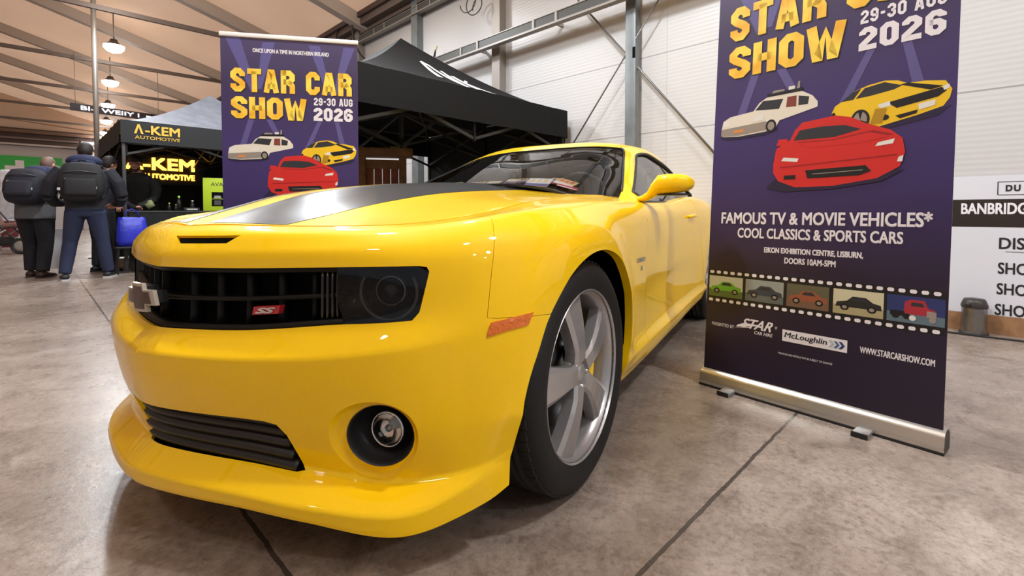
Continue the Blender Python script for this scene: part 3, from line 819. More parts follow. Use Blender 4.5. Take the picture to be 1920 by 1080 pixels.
# cabin shell
WSL = curve2([(-.97, .605), (-1.152, .596), (-1.371, .585), (-1.50, .580)], 12) + [(-1.552, .572), (-1.570, .552)]
HEADER = curve2([(-1.567, .545), (-1.53, .48), (-1.465, .338), (-1.425, .208), (-1.408, .08), (-1.400, -.05), (-1.385, -.20), (-1.35, -.34)], 24)
WSFAR = curve2([(-1.33, -.395), (-1.27, -.43), (-1.10, -.425), (-.90, -.415), (-.75, -.44)], 14)
WSF = [(-.58, .0), (-.58, .25), (-.58, .50), (-.72, .60), (-.86, .605)] + WSL + HEADER + WSFAR + [(-.62, -.50), (-.58, -.45), (-.58, -.25)]
SIDE = [(-1.030, .90), (-1.030, .80), (-1.035, .728)] + curve2([(-1.045, .715), (-1.267, .690), (-1.50, .672), (-1.625, .663)], 10) + [(-1.66, .660)] + curve2([(-1.70, .659), (-1.82, .660), (-2.06, .676), (-2.33, .688), (-2.55, .71), (-2.72, .77), (-2.82, .86)], 24) + \
       [(-2.86, .93), (-2.80, 1.0), (-2.0, 1.0), (-1.3, 1.0), (-1.06, .99)]
RWH = [(-2.62, 0.0), (-2.64, .3), (-2.70, .50), (-2.80, .53), (-3.1, .54), (-3.30, .52), (-3.34, .3), (-3.34, 0)]
RWF = RWH + [(x, -t) for x, t in RWH[::-1][1:-1]]
OUT = [(-.60, 1.0), (-.60, -1.0), (-3.88, -1.0), (-3.88, 1.0)]
roof = MB()
panel(roof, shell, OUT, YEL, [WSF, SIDE, [(x, -t) for x, t in SIDE]][:3] + [RWF], .04, sc=(1, 1.1), lips=[0, .012, .012, .012, .012], lipm=BLK)
roof.build('roof', car)
panel(MB(), shell, WSF, WGLASS, step=.05, off=.006, lip=0, sc=(1, 1.1)).build('windscreen', car)
panel(MB(), shell, RWF, WGLASS, step=.05, off=.006, lip=0, sc=(1, 1.1)).build('rear_window', car)
for s in (1, -1):
    lp = [(x, t * s) for x, t in SIDE]
    g = panel(MB(), shell, lp, SGLASS, step=.05, off=.010, lip=0, sc=(1, 1.1)).build('side_window', car)
    fr = MB(); P = shell([p[0] for p in dens(lp, .03)], [p[1] for p in dens(lp, .03)])
    N = surf_normals(shell, np.array([p[0] for p in dens(lp, .03)]), np.array([p[1] for p in dens(lp, .03)]))
    fr.tube([tuple(a + b * .001) for a, b in zip(P, N)], .0085, BLK, 6, closed=True)
    fr.build('window_seal', g)
wsl = MB(); q = dens(WSL, .04, closed=False); P = shell([p[0] for p in q], [p[1] for p in q])
wsl.tube([tuple(a) for a in P], .006, BLK, 6); wsl.build('windscreen_seal', car)

# cabin
mb = MB(); mb.box((-1.9, 0, .60), (2.3, 1.52, .30), INTERIOR); mb.box((-.86, 0, .80), (.30, 1.42, .22), INTERIOR, bev=.03); mb.box((-3.05, 0, .80), (.25, 1.3, .40), INTERIOR)
mb.box((-1.75, .80, .80), (1.7, .05, .30), INTERIOR); mb.box((-1.75, -.80, .80), (1.7, .05, .30), INTERIOR)
mb.build('cabin_floor', car)
DASH_Z = .985
mb = MB(); P = []
for x, dz in ((-.62, .955), (-.72, .985), (-.92, .990), (-1.12, .985), (-1.2, .94), (-1.2, .75)):
    P += [(x - .10 * (abs(y) / .7) ** 2, y, dz - .018 * (abs(y) / .7) ** 2) for y in np.linspace(-.70, .70, 15)]
mb.add(P, [(i * 15 + k, i * 15 + k + 1, (i + 1) * 15 + k + 1, (i + 1) * 15 + k) for i in range(5) for k in range(14)], INTERIOR, True)
mb.build('dashboard', car)
for s in (1, -1):
    mb = MB()
    mb.box((-1.78, .37 * s, .74), (.52, .50, .16), SEATM, bev=.06)
    T = Matrix.Translation((-2.06, .37 * s, .98)) @ Matrix.Rotation(R(-14), 4, 'Y')
    mb.box((0, 0, -.02), (.14, .48, .58), SEATM, T, .06); mb.box((0, 0, .30), (.10, .27, .17), SEATM, T, .045)
    mb.build('seat', car)
mb = MB(); T = frame((-1.34, .37, .97), (-.93, 0, .36))
mb.tube([T @ Vector((.18 * math.cos(t), .18 * math.sin(t), 0)) for t in np.linspace(0, 2 * PI, 32, endpoint=False)], .014, BLK, 8, closed=True)
for a in (0, 120, 240): mb.bar(T @ Vector((0, 0, 0)), T @ Vector((.17 * math.cos(R(a + 90)), .17 * math.sin(R(a + 90)), 0)), .035, .02, BLK)
mb.lathe([(0, .03), (.05, .025), (.06, 0), (.03, -.12)], BLK, 16, T); mb.build('steering_wheel', car)
mb = MB(); mb.box((-1.42, 0, 1.262), (.035, .24, .065), BLK, bev=.015, rot=Matrix.Rotation(R(18), 4, 'Y')); mb.tube([(-1.43, 0, 1.29), (-1.50, 0, 1.325)], .008, BLK)
mb.build('rear_view_mirror', car)

# grille: a dark box of cells behind the opening
mb = MB()
for s in (False, 'only'):
    panel(mb, skin, [(0, .56), (.60, .56), (.60, .73), (0, .73)], VOID, step=.05, off=.075, lip=0, mirror=s)
uu = np.linspace(-.60, .60, 41)
strip(mb, uu, uu * 0 + .714, .020, .014, .06, GRILLEM); strip(mb, uu, uu * 0 + .582, .018, .012, .06, GRILLEM)
strip(mb, uu, uu * 0 + .648, .010, .020, .06, GRILLEM)
for u in np.arange(-.50, .51, .1):
    if abs(u) < .04: continue
    vv = np.linspace(.59, .71, 6); strip(mb, vv * 0 + u, vv, .010, .036, .07, GRILLEM)
for u in (.535, .549, .563, .577):
    for s in (1, -1):
        vv = np.linspace(.592, .708, 6); strip(mb, vv * 0 + u * s, vv, .004, .014, .06, BLKGLOSS)
grille = mb.build('grille', car)
# the crossed bar emblem on the nose
mb = MB()
BOW = [(-.105, .022), (-.092, -.026), (-.040, -.026), (-.046, -.046), (.034, -.046), (.040, -.026), (.092, -.026), (.105, .022), (.054, .022), (.060, .044), (-.024, .044), (-.032, .022)]
BOW = [(x, -y) for x, y in BOW]
def emblem(sc, dz, m, th):
    v, f = [], []
    t = MB().poly([(x * sc, y * sc) for x, y in dens(BOW, .012)], m, dz, th)
    for p in t.v:
        P, n = sk([-p[0] if False else p[0]], [.648]); P = P[0]; n = n[0]
        v.append((P[0] + .040 + p[2], P[1] - .022, P[2] + p[1] + .004))
    return v, t.f
v, f = emblem(.84, .0, CREAM, .010); mb.add(v, f, CREAM)
v, f = emblem(.66, -.008, GRILLEM, .035); mb.add(v, f, GRILLEM)
em = mb.build('bar_emblem', grille, 'bronze bar shaped emblem with pale metal edge')
mb = MB(); v, f = emblem(.66, .002, BRONZE, .004); mb.add(v, f, BRONZE); mb.build('emblem_inlay', em)

# small SS badge in the grille, right hand cells
v, f = text_mesh('SS', 1.0, .05, shear=.35); lo, hi = text_size(v); c = (lo + hi) / 2; w = hi - lo
mb = MB()
def on_grille(x, y, z): 
    P, n = sk([.375 + x], [.624]); P, n = P[0], n[0]
    return tuple(P - n * (.012 - z) + np.array([0, 0, y]))
plate = [(-.042, -.0105), (.036, -.0105), (.042, .0105), (-.036, .0105)]
mb.add([on_grille(x, y, 0) for x, y in plate] + [on_grille(x, y, -.02) for x, y in plate], [(0, 1, 2, 3), (0, 4, 5, 1), (1, 5, 6, 2), (2, 6, 7, 3), (3, 7, 4, 0)], RED)
mb.add([on_grille((p[0] - c[0]) / w[0] * .062, (p[1] - c[1]) / w[1] * .015, .003) for p in v], f, CHROME)
mb.build('grille_badge', grille, 'small red and chrome grille badge')

# lower grille
mb = MB()
for s in (False, 'only'):
    panel(mb, skin, [(0, .17), (.52, .17), (.46, .32), (0, .32)], VOID, step=.05, off=.045, lip=0, mirror=s)
for V, ue, oo in ((.207, .468, -.012), (.229, .460, -.006), (.251, .452, .002), (.272, .440, .009), (.291, .428, .014)):
    uu = np.linspace(-float(np.interp(V, [.2, .29], [.055, .13])), ue, 41); strip(mb, uu, uu * 0 + V, .013, oo, .045, BLK)
for u in np.arange(-.1, .41, .13):
    vv = np.linspace(.19, .30, 6); strip(mb, vv * 0 + u, vv, .006, .022, .045, BLK)
mb.build('lower_grille', car)

# lamps
for s in (1, -1):
    HL = MB()
    lp = [(.60, .578), (.74, .572), (.779, .568), (.799, .592), (.824, .698), (.80, .714), (.58, .715), (.575, .65)]
    panel(HL, skin, [(.55, .555), (.80, .55), (.84, .73), (.55, .73)], BLK, step=.04, off=.085, lip=0, mirror='only' if s < 0 else False)
    for ua, ub, va, vb in ((.575, .82, .713, .713), (.585, .785, .573, .573)):
        uu = np.linspace(ua, ub, 9) * s; strip(HL, uu, np.linspace(va, vb, 9), .006, .016, .085, BLK)
    hl = HL.build('headlight', car)
    def pt(U, V, off):
        P, n = sk([U * s], [V], off); return Vector(P[0]), Vector(n[0])
    c, n = pt(.712, .652, .040); ax = Vector((.88, .47 * s, -.02))
    T = frame(c, ax)
    b = MB(); b.lathe([(.066, .012), (.060, -.006), (.050, -.030), (.0, -.042)], BLKGLOSS, 32, T); b.build('reflector_bowl', hl)
    h = MB(); h.tube([T @ Vector((.071 * math.cos(t), .071 * math.sin(t), .010)) for t in np.linspace(R(-212), R(32), 38)], .0045, mat('halo_grey', (.30, .29, .28, 1), .25, 0, .5) if 'halo_grey' not in MATS else MATS['halo_grey'], 8)
    h.build('halo_ring', hl)
    pj = MB(); pj.lathe([(.036, -.028), (.034, -.008), (.026, .004), (.013, .011), (.0, .013)], BLKGLOSS, 24, T); pj.lathe([(.036, -.004), (.039, -.004), (.039, -.03)], STEEL, 24, T); pj.build('projector', hl)
    c2, n2 = pt(.610, .632, .045); T2 = frame(c2, ax)
    tn = MB(); tn.lathe([(.040, .010), (.036, -.012), (.020, -.026), (0, -.028)], mat('dark_reflector', (.11, .09, .085, 1), .3, .6) if 'dark_reflector' not in MATS else MATS['dark_reflector'], 24, T2)
    tn.lathe([(.012, -.022), (.011, .0), (.006, .008), (0, .010)], STEEL, 14, T2); tn.build('turn_signal', hl)
    panel(MB(), skin, lp, LENSG, step=.02, off=.010, lip=0, mirror='only' if s < 0 else False).build('headlight_lens', hl)
    # fog lamp
    cR = Vector((RIMC.x, RIMC.y * s, RIMC.z)); nR = Vector((RN.x, RN.y * s, 0)); T = frame(cR, nR) @ Matrix.Diagonal((1.115, 1, 1, 1))
    f_ = MB(); f_.lathe([(.0765, .001), (.073, -.003), (.070, -.02), (.066, -.075), (0, -.078)], BLK, 40, T); fog = f_.build('fog_lamp', car)
    T = frame(cR - nR * .050 + Vector((0, .004 * s, -.004)), Vector((.97, .24 * s, .02)))
    b = MB(); b.lathe([(.046, .0), (.044, .008), (.042, .004), (.030, -.016), (0, -.022)], CHROME, 28, T); b.lathe([(.010, -.02), (.010, .0), (0, .004)], STEEL, 12, T); b.build('fog_reflector', fog)
    b = MB(); b.lathe([(.043, .005), (.030, .012), (.015, .016), (0, .017)], CLEARG, 28, T); b.build('fog_lens', fog)
    # amber side marker
    mk = [(.971, .495), (1.02, .503), (1.058, .508), (1.083, .510), (1.064, .480), (1.01, .474), (.959, .468)]
    panel(MB(), skin, mk, AMBER, step=.015, off=-.003, lip=.006, mirror='only' if s < 0 else False).build('side_marker_lamp', car, 'amber side marker lamp')

# wing badge
for s in (1, -1):
    for txt, U0, U1, V0, h in (('CAMARO', 2.06, 2.235, .563, .021), ('SS', 2.13, 2.18, .530, .020)):
        mb = MB(); v, f = text_mesh(txt, 1, .03, shear=.2); lo, hi = text_size(v); w = hi - lo
        P0 = np.array(v)
        uu = U0 + (P0[:, 0] - lo[0]) / w[0] * (U1 - U0)
        P, n = sk(uu if s > 0 else -(U0 + U1 - uu), [V0], -.002); P[:, 2] += (P0[:, 1] - (lo[1] + hi[1]) / 2) / w[1] * h
        mb.add(P.tolist(), f, BLKGLOSS); mb.build('wing_badge', car)

# door mirrors
for s in (1, -1):
    sec = [(.80, -1.0, .968, .030, .014), (.84, -1.0, .970, .040, .016), (.875, -.99, .985, .050, .024), (.90, -.98, 1.012, .060, .040), (.93, -.975, 1.038, .068, .050), (.98, -.97, 1.043, .072, .050),
           (1.03, -.972, 1.044, .070, .047), (1.065, -.976, 1.044, .062, .040), (1.088, -.982, 1.043, .046, .027), (1.098, -.986, 1.043, .020, .011)]
    K = 24; vs = []
    for y, cx, cz, rx, rz in sec:
        for k in range(K):
            t = 2 * PI * k / K; c_, s_ = math.cos(t), math.sin(t); e = .72
            px = abs(c_) ** e * (1 if c_ > 0 else -.62); pz = abs(s_) ** e * (1 if s_ > 0 else -1)
            vs.append((cx + rx * px, y * s, cz + rz * pz))
    fs = [(i * K + k, i * K + (k + 1) % K, (i + 1) * K + (k + 1) % K, (i + 1) * K + k) for i in range(len(sec) - 1) for k in range(K)]
    fs += [tuple(range(K))[::-1], tuple((len(sec) - 1) * K + k for k in range(K))]
    if s < 0: fs = [f[::-1] for f in fs]
    m_ = MB(); m_.add(vs, fs, YEL, True); mir = m_.build('door_mirror', car)
    g = MB(); g.box((-1.022, .99 * s, 1.043), (.006, .16, .07), CHROME, bev=.003); g.build('mirror_glass', mir)
    g = MB()
    pl = [(-.985 + .052 * math.cos(t), (.985 + .10 * math.sin(t)) * s, .993) for t in np.linspace(0, 2 * PI, 24, endpoint=False)]
    g.add(pl + [(p[0], p[1], .985) for p in pl], [tuple(range(24)), tuple(range(24, 48))[::-1]] + [(i, (i + 1) % 24, 24 + (i + 1) % 24, 24 + i) for i in range(24)], BLK); g.build('mirror_underside', mir)

# wheels
def tyre_bm(mb):
    prof = [(.262, -.105), (.280, -.116), (.310, -.120), (.333, -.116), (.349, -.106), (.359, -.088), (.3625, -.05)]
    full = prof + [(.3640, -.049), (.3640, -.041), (.3560, -.040), (.3560, -.034), (.3640, -.033), (.365, -.006), (.357, -.005), (.357, .005), (.365, .006), (.3640, .033), (.3560, .034), (.3560, .040), (.3640, .041), (.3640, .049)] + [(r, -z) for r, z in prof[::-1]]
    mb.lathe(full, RUBBER, 72, smooth=True)
    for k in range(70):                       # tread blocks on both shoulders
        a = 2 * PI * k / 70
        for s in (1, -1):
            M = Matrix.Rotation(a, 4, 'Z') @ Matrix.Translation((.3580, 0, s * .076)) @ Matrix.Rotation(R(9 * s), 4, 'X')
            mb.box((0, 0, 0), (.0062, .0295, .040), RUBBER, M)
def spoke(mb):
    """one broad spoke, built along +x in the wheel's plane (z out)"""
    o = [(.040, .036), (.085, .033), (.125, .040), (.17, .049), (.215, .057), (.252, .066)]
    top = []; V = []; F = []
    zf = lambda x: np.interp(x, [.045, .09, .13, .19, .25], [.022, .028, .027, .022, .012])
    for x, w in o:
        z = float(zf(x))
        V += [(x, -w, z - .045), (x, -w, z - .010), (x, -w * .70, z), (x, w * .70, z), (x, w, z - .010), (x, w, z - .045)]
    for i in range(len(o) - 1):
        for k in range(5): F.append((i * 6 + k, (i + 1) * 6 + k, (i + 1) * 6 + k + 1, i * 6 + k + 1))
    F.append((0, 1, 2, 3, 4, 5)); 
    return V, F
def wheel(x, y, s, steer=0.0, roll=0.0):
    """wheel part: tyre with rim, hub, disc and caliper below it; s = +1 on the car's left"""
    ty = MB(); tyre_bm(ty)
    t = ty.build('wheel', car, 'black tyre on five spoke grey wheel')
    t.matrix_local = Matrix.Translation((x, y, .3655 * WS)) @ Matrix.Rotation(steer, 4, 'Z') @ Matrix.Rotation(R(-90) * s, 4, 'X') @ Matrix.Rotation(roll, 4, 'Z') @ Matrix.Scale(WS, 4)
    r = MB()
    r.lathe([(.268, .112), (.272, .108), (.268, .100), (.255, .095), (.247, .070), (.243, .0), (.243, -.10), (.262, -.108)], RIMGREY, 64)
    r.lathe([(.262, .104), (.268, .112)], RIMGREY, 64)
    for k in range(5):
        V, F = spoke(r); M = Matrix.Rotation(2 * PI * k / 5, 4, 'Z') @ Matrix.Translation((0, 0, .078))
        r.add(V, F, RIMGREY, False, M)
    r.build('rim', t)
    h = MB(); h.lathe([(0, .098), (.020, .098), (.030, .094), (.034, .086), (.058, .084), (.064, .07), (.062, .03)], RIMGREY, 30)
    for k in range(5):
        a = 2 * PI * (k + .5) / 5
        h.lathe([(0, .012), (.007, .012), (.009, 0)], CHROME, 6, Matrix.Translation((.047 * math.cos(a), .047 * math.sin(a), .084)))
        h.lathe([(.013, .0012), (.010, .0012), (.009, -.004)], VOID, 12, Matrix.Translation((.047 * math.cos(a), .047 * math.sin(a), .084)))
    h.build('hub', t)
    d = MB(); d.lathe([(.06, .034), (.175, .034), (.175, .008), (.06, .008)], DISC, 48); d.lathe([(.06, .034), (.085, .05), (0, .05)], DISC, 32); d.build('brake_disc', t)
    c = MB()
    a0 = R(-32) ; n = 10
    V = []
    for i in range(n + 1):
        a = R(-34) + R(68) * i / n
        for rr, z in ((.118, .060), (.188, .060), (.196, .05), (.196, -.03), (.118, -.03)): V.append((rr * math.cos(a), rr * math.sin(a), z))
    F = [(i * 5 + k, i * 5 + (k + 1) % 5, (i + 1) * 5 + (k + 1) % 5, (i + 1) * 5 + k) for i in range(n) for k in range(5)] + [(4, 3, 2, 1, 0), tuple(n * 5 + k for k in range(5))]
    cal = MB(); cal.add(V, F, YEL, False, Matrix.Rotation(CAL * (1) - roll, 4, 'Z')); cal.build('brake_caliper', t, 'yellow brake caliper')
CAL = R(180); WS = 1.022
wheel(.066, .826, 1, R(-2.2), R(67)); wheel(-2.82, .83, 1, 0, R(20)); wheel(.066, -.826, -1, R(-2.2)); wheel(-2.82, -.83, -1)
# wheel houses and underside
for x in (.06, -2.80):
    for s in (1, -1):
        mb = MB()
        prof = [(.455, .0), (.455, .36), (.16, .38)]
        T = Matrix.Translation((x, .545 * s, .345)) @ Matrix.Rotation(R(-90) * s, 4, 'X')
        mb.lathe([(.02, .0), (.40, .0), (.42, .02), (.425, .31)], VOID, 40, T, a0=R(-180) if s > 0 else R(0), a1=R(0) if s > 0 else R(180)); mb.build('wheel_house', car)
mb = MB()
ul = np.linspace(0, UMAX, 90); px, py, nx, ny = plan(ul); pts = [(x - a * .13, y - b * .13) for x, y, a, b in zip(px, py, nx, ny)]
def cutw(lp):
    o = []
    for x, y in lp:
        if abs(x - .06) < .47 or abs(x + 2.82) < .47: y = min(y, .50)
        o.append((x, max(y, 0)))
    return o
half = cutw(pts); full = half + [(x, -y) for x, y in half[::-1][1:-1]]
mb.poly(full, VOID, .19, .03)
mb.box((.30, 0, .50), (.80, .98, .56), VOID); mb.box((-1.4, 0, .36), (1.7, 1.5, .3), VOID)  # dark engine bay block is an added filler that stops light showing through
mb.build('underbody', car)
# ------------------------------------------------------------------ roll-up banners
m, t, b = new_mat('banner_print')
tc = t.nodes.new('ShaderNodeTexCoord'); sx = t.nodes.new('ShaderNodeSeparateXYZ'); t.links.new(tc.outputs['Object'], sx.inputs[0])
cr = t.nodes.new('ShaderNodeValToRGB'); e = cr.color_ramp.elements
stops = [(0, srgb(33, 22, 44)), (.26, srgb(38, 26, 50)), (.46, srgb(58, 44, 100)), (.62, srgb(64, 50, 108)), (.84, srgb(60, 48, 84)), (1, srgb(74, 62, 100))]
while len(e) < len(stops): e.new(.5)
for k, (p, c) in enumerate(stops): e[k].position = p; e[k].color = c
mr = t.nodes.new('ShaderNodeMapRange'); mr.inputs['From Max'].default_value = 2.1
t.links.new(sx.outputs[1], mr.inputs['Value']); t.links.new(mr.outputs[0], cr.inputs['Fac']); t.links.new(cr.outputs[0], b.inputs['Base Color'])
b.inputs['Roughness'].default_value = .42
BPRINT = m
PR = {}
def pm(name, r, g, b_): 
    if name not in PR: PR[name] = mat('print_' + name, srgb(r, g, b_), .45)
    return PR[name]
m, t, b = new_mat('print_gold')
tc = t.nodes.new('ShaderNodeTexCoord'); wv = t.nodes.new('ShaderNodeTexNoise'); wv.inputs['Scale'].default_value = 7
t.links.new(tc.outputs['Object'], wv.inputs['Vector']); cr = t.nodes.new('ShaderNodeValToRGB'); cr.color_ramp.elements[0].position = .35; cr.color_ramp.elements[1].position = .62
cr.color_ramp.elements[0].color = srgb(238, 176, 36); cr.color_ramp.elements[1].color = srgb(252, 222, 84); t.links.new(wv.outputs['Fac'], cr.inputs['Fac']); t.links.new(cr.outputs[0], b.inputs['Base Color'])
b.inputs['Roughness'].default_value = .45
GOLD = m
BEAM = pm('beam', 92, 84, 140); PWHITE = pm('white', 232, 228, 234); PBLACK = pm('black', 22, 20, 24)

GL = {
 'S': (6, [[(4.9,6.6),(4.9,7.7),(3.7,8.9),(2.3,8.9),(1.1,7.7),(1.1,6.5),(2.0,5.6),(4.0,4.4),(4.9,3.5),(4.9,2.3),(3.7,1.1),(2.3,1.1),(1.1,2.3),(1.1,3.4)]]),
 'T': (6, [[(0,8.9),(6,8.9)], [(3,8.9),(3,0)]]), 'A': (6.4, [[(1.05,0),(2.75,8.9),(3.65,8.9),(5.35,0)], [(1.6,2.8),(4.8,2.8)]]),
 'R': (6, [[(1.1,0),(1.1,10)], [(0.2,8.9),(3.7,8.9),(4.9,7.7),(4.9,6.2),(3.7,5.0),(1.1,5.0)], [(3.0,5.0),(4.6,3.8),(4.9,3.2),(4.9,0)]]),
 'C': (6, [[(4.9,6.4),(4.9,7.7),(3.7,8.9),(2.3,8.9),(1.1,7.7),(1.1,2.3),(2.3,1.1),(3.7,1.1),(4.9,2.3),(4.9,3.6)]]),
 'H': (6, [[(1.1,0),(1.1,10)], [(4.9,0),(4.9,10)], [(1.1,5),(4.9,5)]]),
 'O': (6, [[(1.1,5),(1.1,7.7),(2.3,8.9),(3.7,8.9),(4.9,7.7),(4.9,2.3),(3.7,1.1),(2.3,1.1),(1.1,2.3),(1.1,5)]]),
 'W': (8.4, [[(0.9,10),(2.35,0.9),(2.75,.9),(4.2,8),(5.65,.9),(6.05,0.9),(7.5,10)]]),
 '2': (6, [[(1.1,6.8),(1.1,7.7),(2.3,8.9),(3.7,8.9),(4.9,7.7),(4.9,6.2),(1.1,2.4),(1.1,1.1),(6,1.1)]]),
 '6': (6, [[(4.9,7.0),(4.9,7.7),(3.7,8.9),(2.3,8.9),(1.1,7.7),(1.1,2.3),(2.3,1.1),(3.7,1.1),(4.9,2.3),(4.9,4.2),(3.7,5.3),(1.1,5.3)]]),
 '9': (6, [[(1.1,3.0),(1.1,2.3),(2.3,1.1),(3.7,1.1),(4.9,2.3),(4.9,7.7),(3.7,8.9),(2.3,8.9),(1.1,7.7),(1.1,5.8),(2.3,4.7),(4.9,4.7)]]),
 '3': (6, [[(1.1,7.0),(1.1,7.7),(2.3,8.9),(3.7,8.9),(4.9,7.7),(4.9,6.2),(3.9,5.1),(2.6,5.1)], [(3.9,5.1),(4.9,4),(4.9,2.3),(3.7,1.1),(2.3,1.1),(1.1,2.3),(1.1,3.2)]]),
 'U': (6, [[(1.1,10),(1.1,2.3),(2.3,1.1),(3.7,1.1),(4.9,2.3),(4.9,10)]]),
 'G': (6, [[(4.9,6.6),(4.9,7.7),(3.7,8.9),(2.3,8.9),(1.1,7.7),(1.1,2.3),(2.3,1.1),(3.7,1.1),(4.9,2.3),(4.9,4.7),(3.0,4.7)]]),
 '-': (4, [[(0.5,5),(3.5,5)]]), ' ': (3, [])}
GL['0'] = GL['O']
def thick(pts, w):
    """mitred ribbon along a polyline -> list of quads"""
    P = [Vector(p) for p in pts]; n = len(P); L = []; Rr = []
    closed = (P[0] - P[-1]).length < 1e-6
    for i in range(n):
        d0 = (P[i] - P[i - 1]).normalized() if i > 0 else ((P[0] - P[-2]).normalized() if closed else None)
        d1 = (P[i + 1] - P[i]).normalized() if i < n - 1 else ((P[1] - P[0]).normalized() if closed else None)
        if d0 is None: d0 = d1
        if d1 is None: d1 = d0
        n0 = Vector((-d0.y, d0.x)); n1 = Vector((-d1.y, d1.x)); mN = (n0 + n1)
        mN = mN / max(mN.dot(n1), .35)
        L.append(P[i] + mN * w / 2); Rr.append(P[i] - mN * w / 2)
    return [(L[i], Rr[i], Rr[i + 1], L[i + 1]) for i in range(n - 1)]
def block_text(mb, txt, u0, u1, v0, v1, m_, z, w=2.2, gap=1.0):
    tot = sum(GL[c][0] + gap for c in txt) - gap; sx_ = (u1 - u0) / tot; sy = (v1 - v0) / 10; x = 0
    for c in txt:
        for st in GL[c][1]:
            for q in thick(st, w): mb.add([(u0 + (x + p.x) * sx_, v0 + p.y * sy, z) for p in q], [(3, 2, 1, 0)], m_)
        x += GL[c][0] + gap
def circ(cx, cy, rx, ry, n=20, a0=0, a1=2 * PI): return [(cx + rx * math.cos(a0 + (a1 - a0) * k / n), cy + ry * math.sin(a0 + (a1 - a0) * k / n)) for k in range(n)]
def art(mb, u0, u1, v0, v1, z, layers):
    for k, (col, pts) in enumerate(layers):
        mb.poly([(u0 + p[0] * (u1 - u0), v0 + p[1] * (v1 - v0)) for p in pts], pm(*col), z + k * .00012)
CW = ('wagon_white', 226, 220, 206); CG = ('glass_dark', 44, 46, 52); CC = ('chrome_grey', 150, 140, 130); CK = ('ink', 18, 17, 20); CY = ('car_yellow', 238, 196, 30); CYD = ('car_yellow_shade', 176, 134, 18)
CR = ('car_red', 206, 38, 34); CRD = ('car_red_dark', 150, 22, 24); CL = ('lamp_pale', 226, 226, 220); CSH = ('shade_navy', 34, 26, 58); CB = ('brown_red', 128, 58, 50); CO = ('lamp_orange', 220, 140, 70)
WAGON = [(CSH, [(0,.06),(.1,.0),(.5,.03),(.62,.1),(.62,.22),(.0,.2)]), (CW, [(0,.22),(.02,.42),(.1,.5),(.36,.55),(.42,.70),(.5,.79),(.85,.80),(.95,.68),(1,.55),(1,.45),(.8,.36),(.64,.29),(.60,.14),(.5,.1),(.2,.06),(.02,.09)]),
         (CG, [(.38,.56),(.46,.73),(.67,.71),(.63,.52)]), (CB, [(.70,.53),(.71,.73),(.80,.73),(.80,.52)]), (CG, [(.82,.53),(.82,.72),(.92,.67),(.91,.53)]),
         (CC, [(0,.10),(0,.25),(.5,.31),(.56,.24),(.5,.13),(.2,.08)]), (CL, [(.02,.3),(.03,.40),(.10,.42),(.10,.31)]), (CL, [(.36,.33),(.36,.43),(.47,.46),(.47,.35)]), (CO, [(.14,.14),(.15,.2),(.26,.21),(.26,.15)]),
         (CK, circ(.555,.2,.055,.13)), (CC, circ(.555,.2,.035,.085)), (CK, [(.50,.80),(.50,.85),(.86,.87),(.86,.81)]), (CC, [(.55,.85),(.57,.9),(.68,.9),(.68,.86)]), (CW, [(.72,.86),(.72,.93),(.78,.93),(.78,.87)]), (CC, [(.80,.86),(.81,1.0),(.83,1.0),(.83,.87)])]
YCAR = [(CSH, [(.3,.0),(.45,-.06),(.9,.12),(1,.3),(.9,.25),(.5,.05)]), (CY, [(0,.45),(.03,.60),(.12,.72),(.2,.87),(.33,.96),(.47,1.0),(.58,.96),(.66,.87),(.8,.86),(.95,.80),(1,.62),(.985,.45),(.94,.30),(.75,.18),(.5,.06),(.38,.0),(.32,.02),(.14,.18),(.03,.3)]),
        (CG, [(.22,.70),(.30,.91),(.47,.97),(.62,.84),(.55,.78),(.35,.72)]), (CG, [(.09,.68),(.19,.86),(.27,.91),(.2,.69)]), (CK, [(.60,.86),(.66,.88),(.94,.70),(.84,.66)]),
        (CK, [(.50,.52),(.92,.68),(.96,.60),(.90,.50),(.58,.38)]), (CL, [(.42,.50),(.52,.55),(.53,.44),(.44,.42)]), (CL, [(.93,.70),(.98,.72),(.98,.64),(.94,.61)]), (CL, [(.75,.40),(.88,.45),(.88,.34),(.76,.28)]),
        (CK, [(.57,.22),(.75,.29),(.74,.22),(.61,.15)]), (CK, circ(.485,.21,.035,.06)), (CYD, [(.36,.10),(.40,.42),(.50,.40),(.46,.10)]), (CK, circ(.27,.22,.085,.23)), (CC, circ(.27,.22,.062,.18)), (CK, [(.27,.22),(.25,.40),(.29,.40)]), (CK, [(.27,.22),(.33,.16),(.31,.08)]), (CK, [(.27,.22),(.21,.16),(.23,.08)]), (CK, circ(.02,.38,.02,.08))]
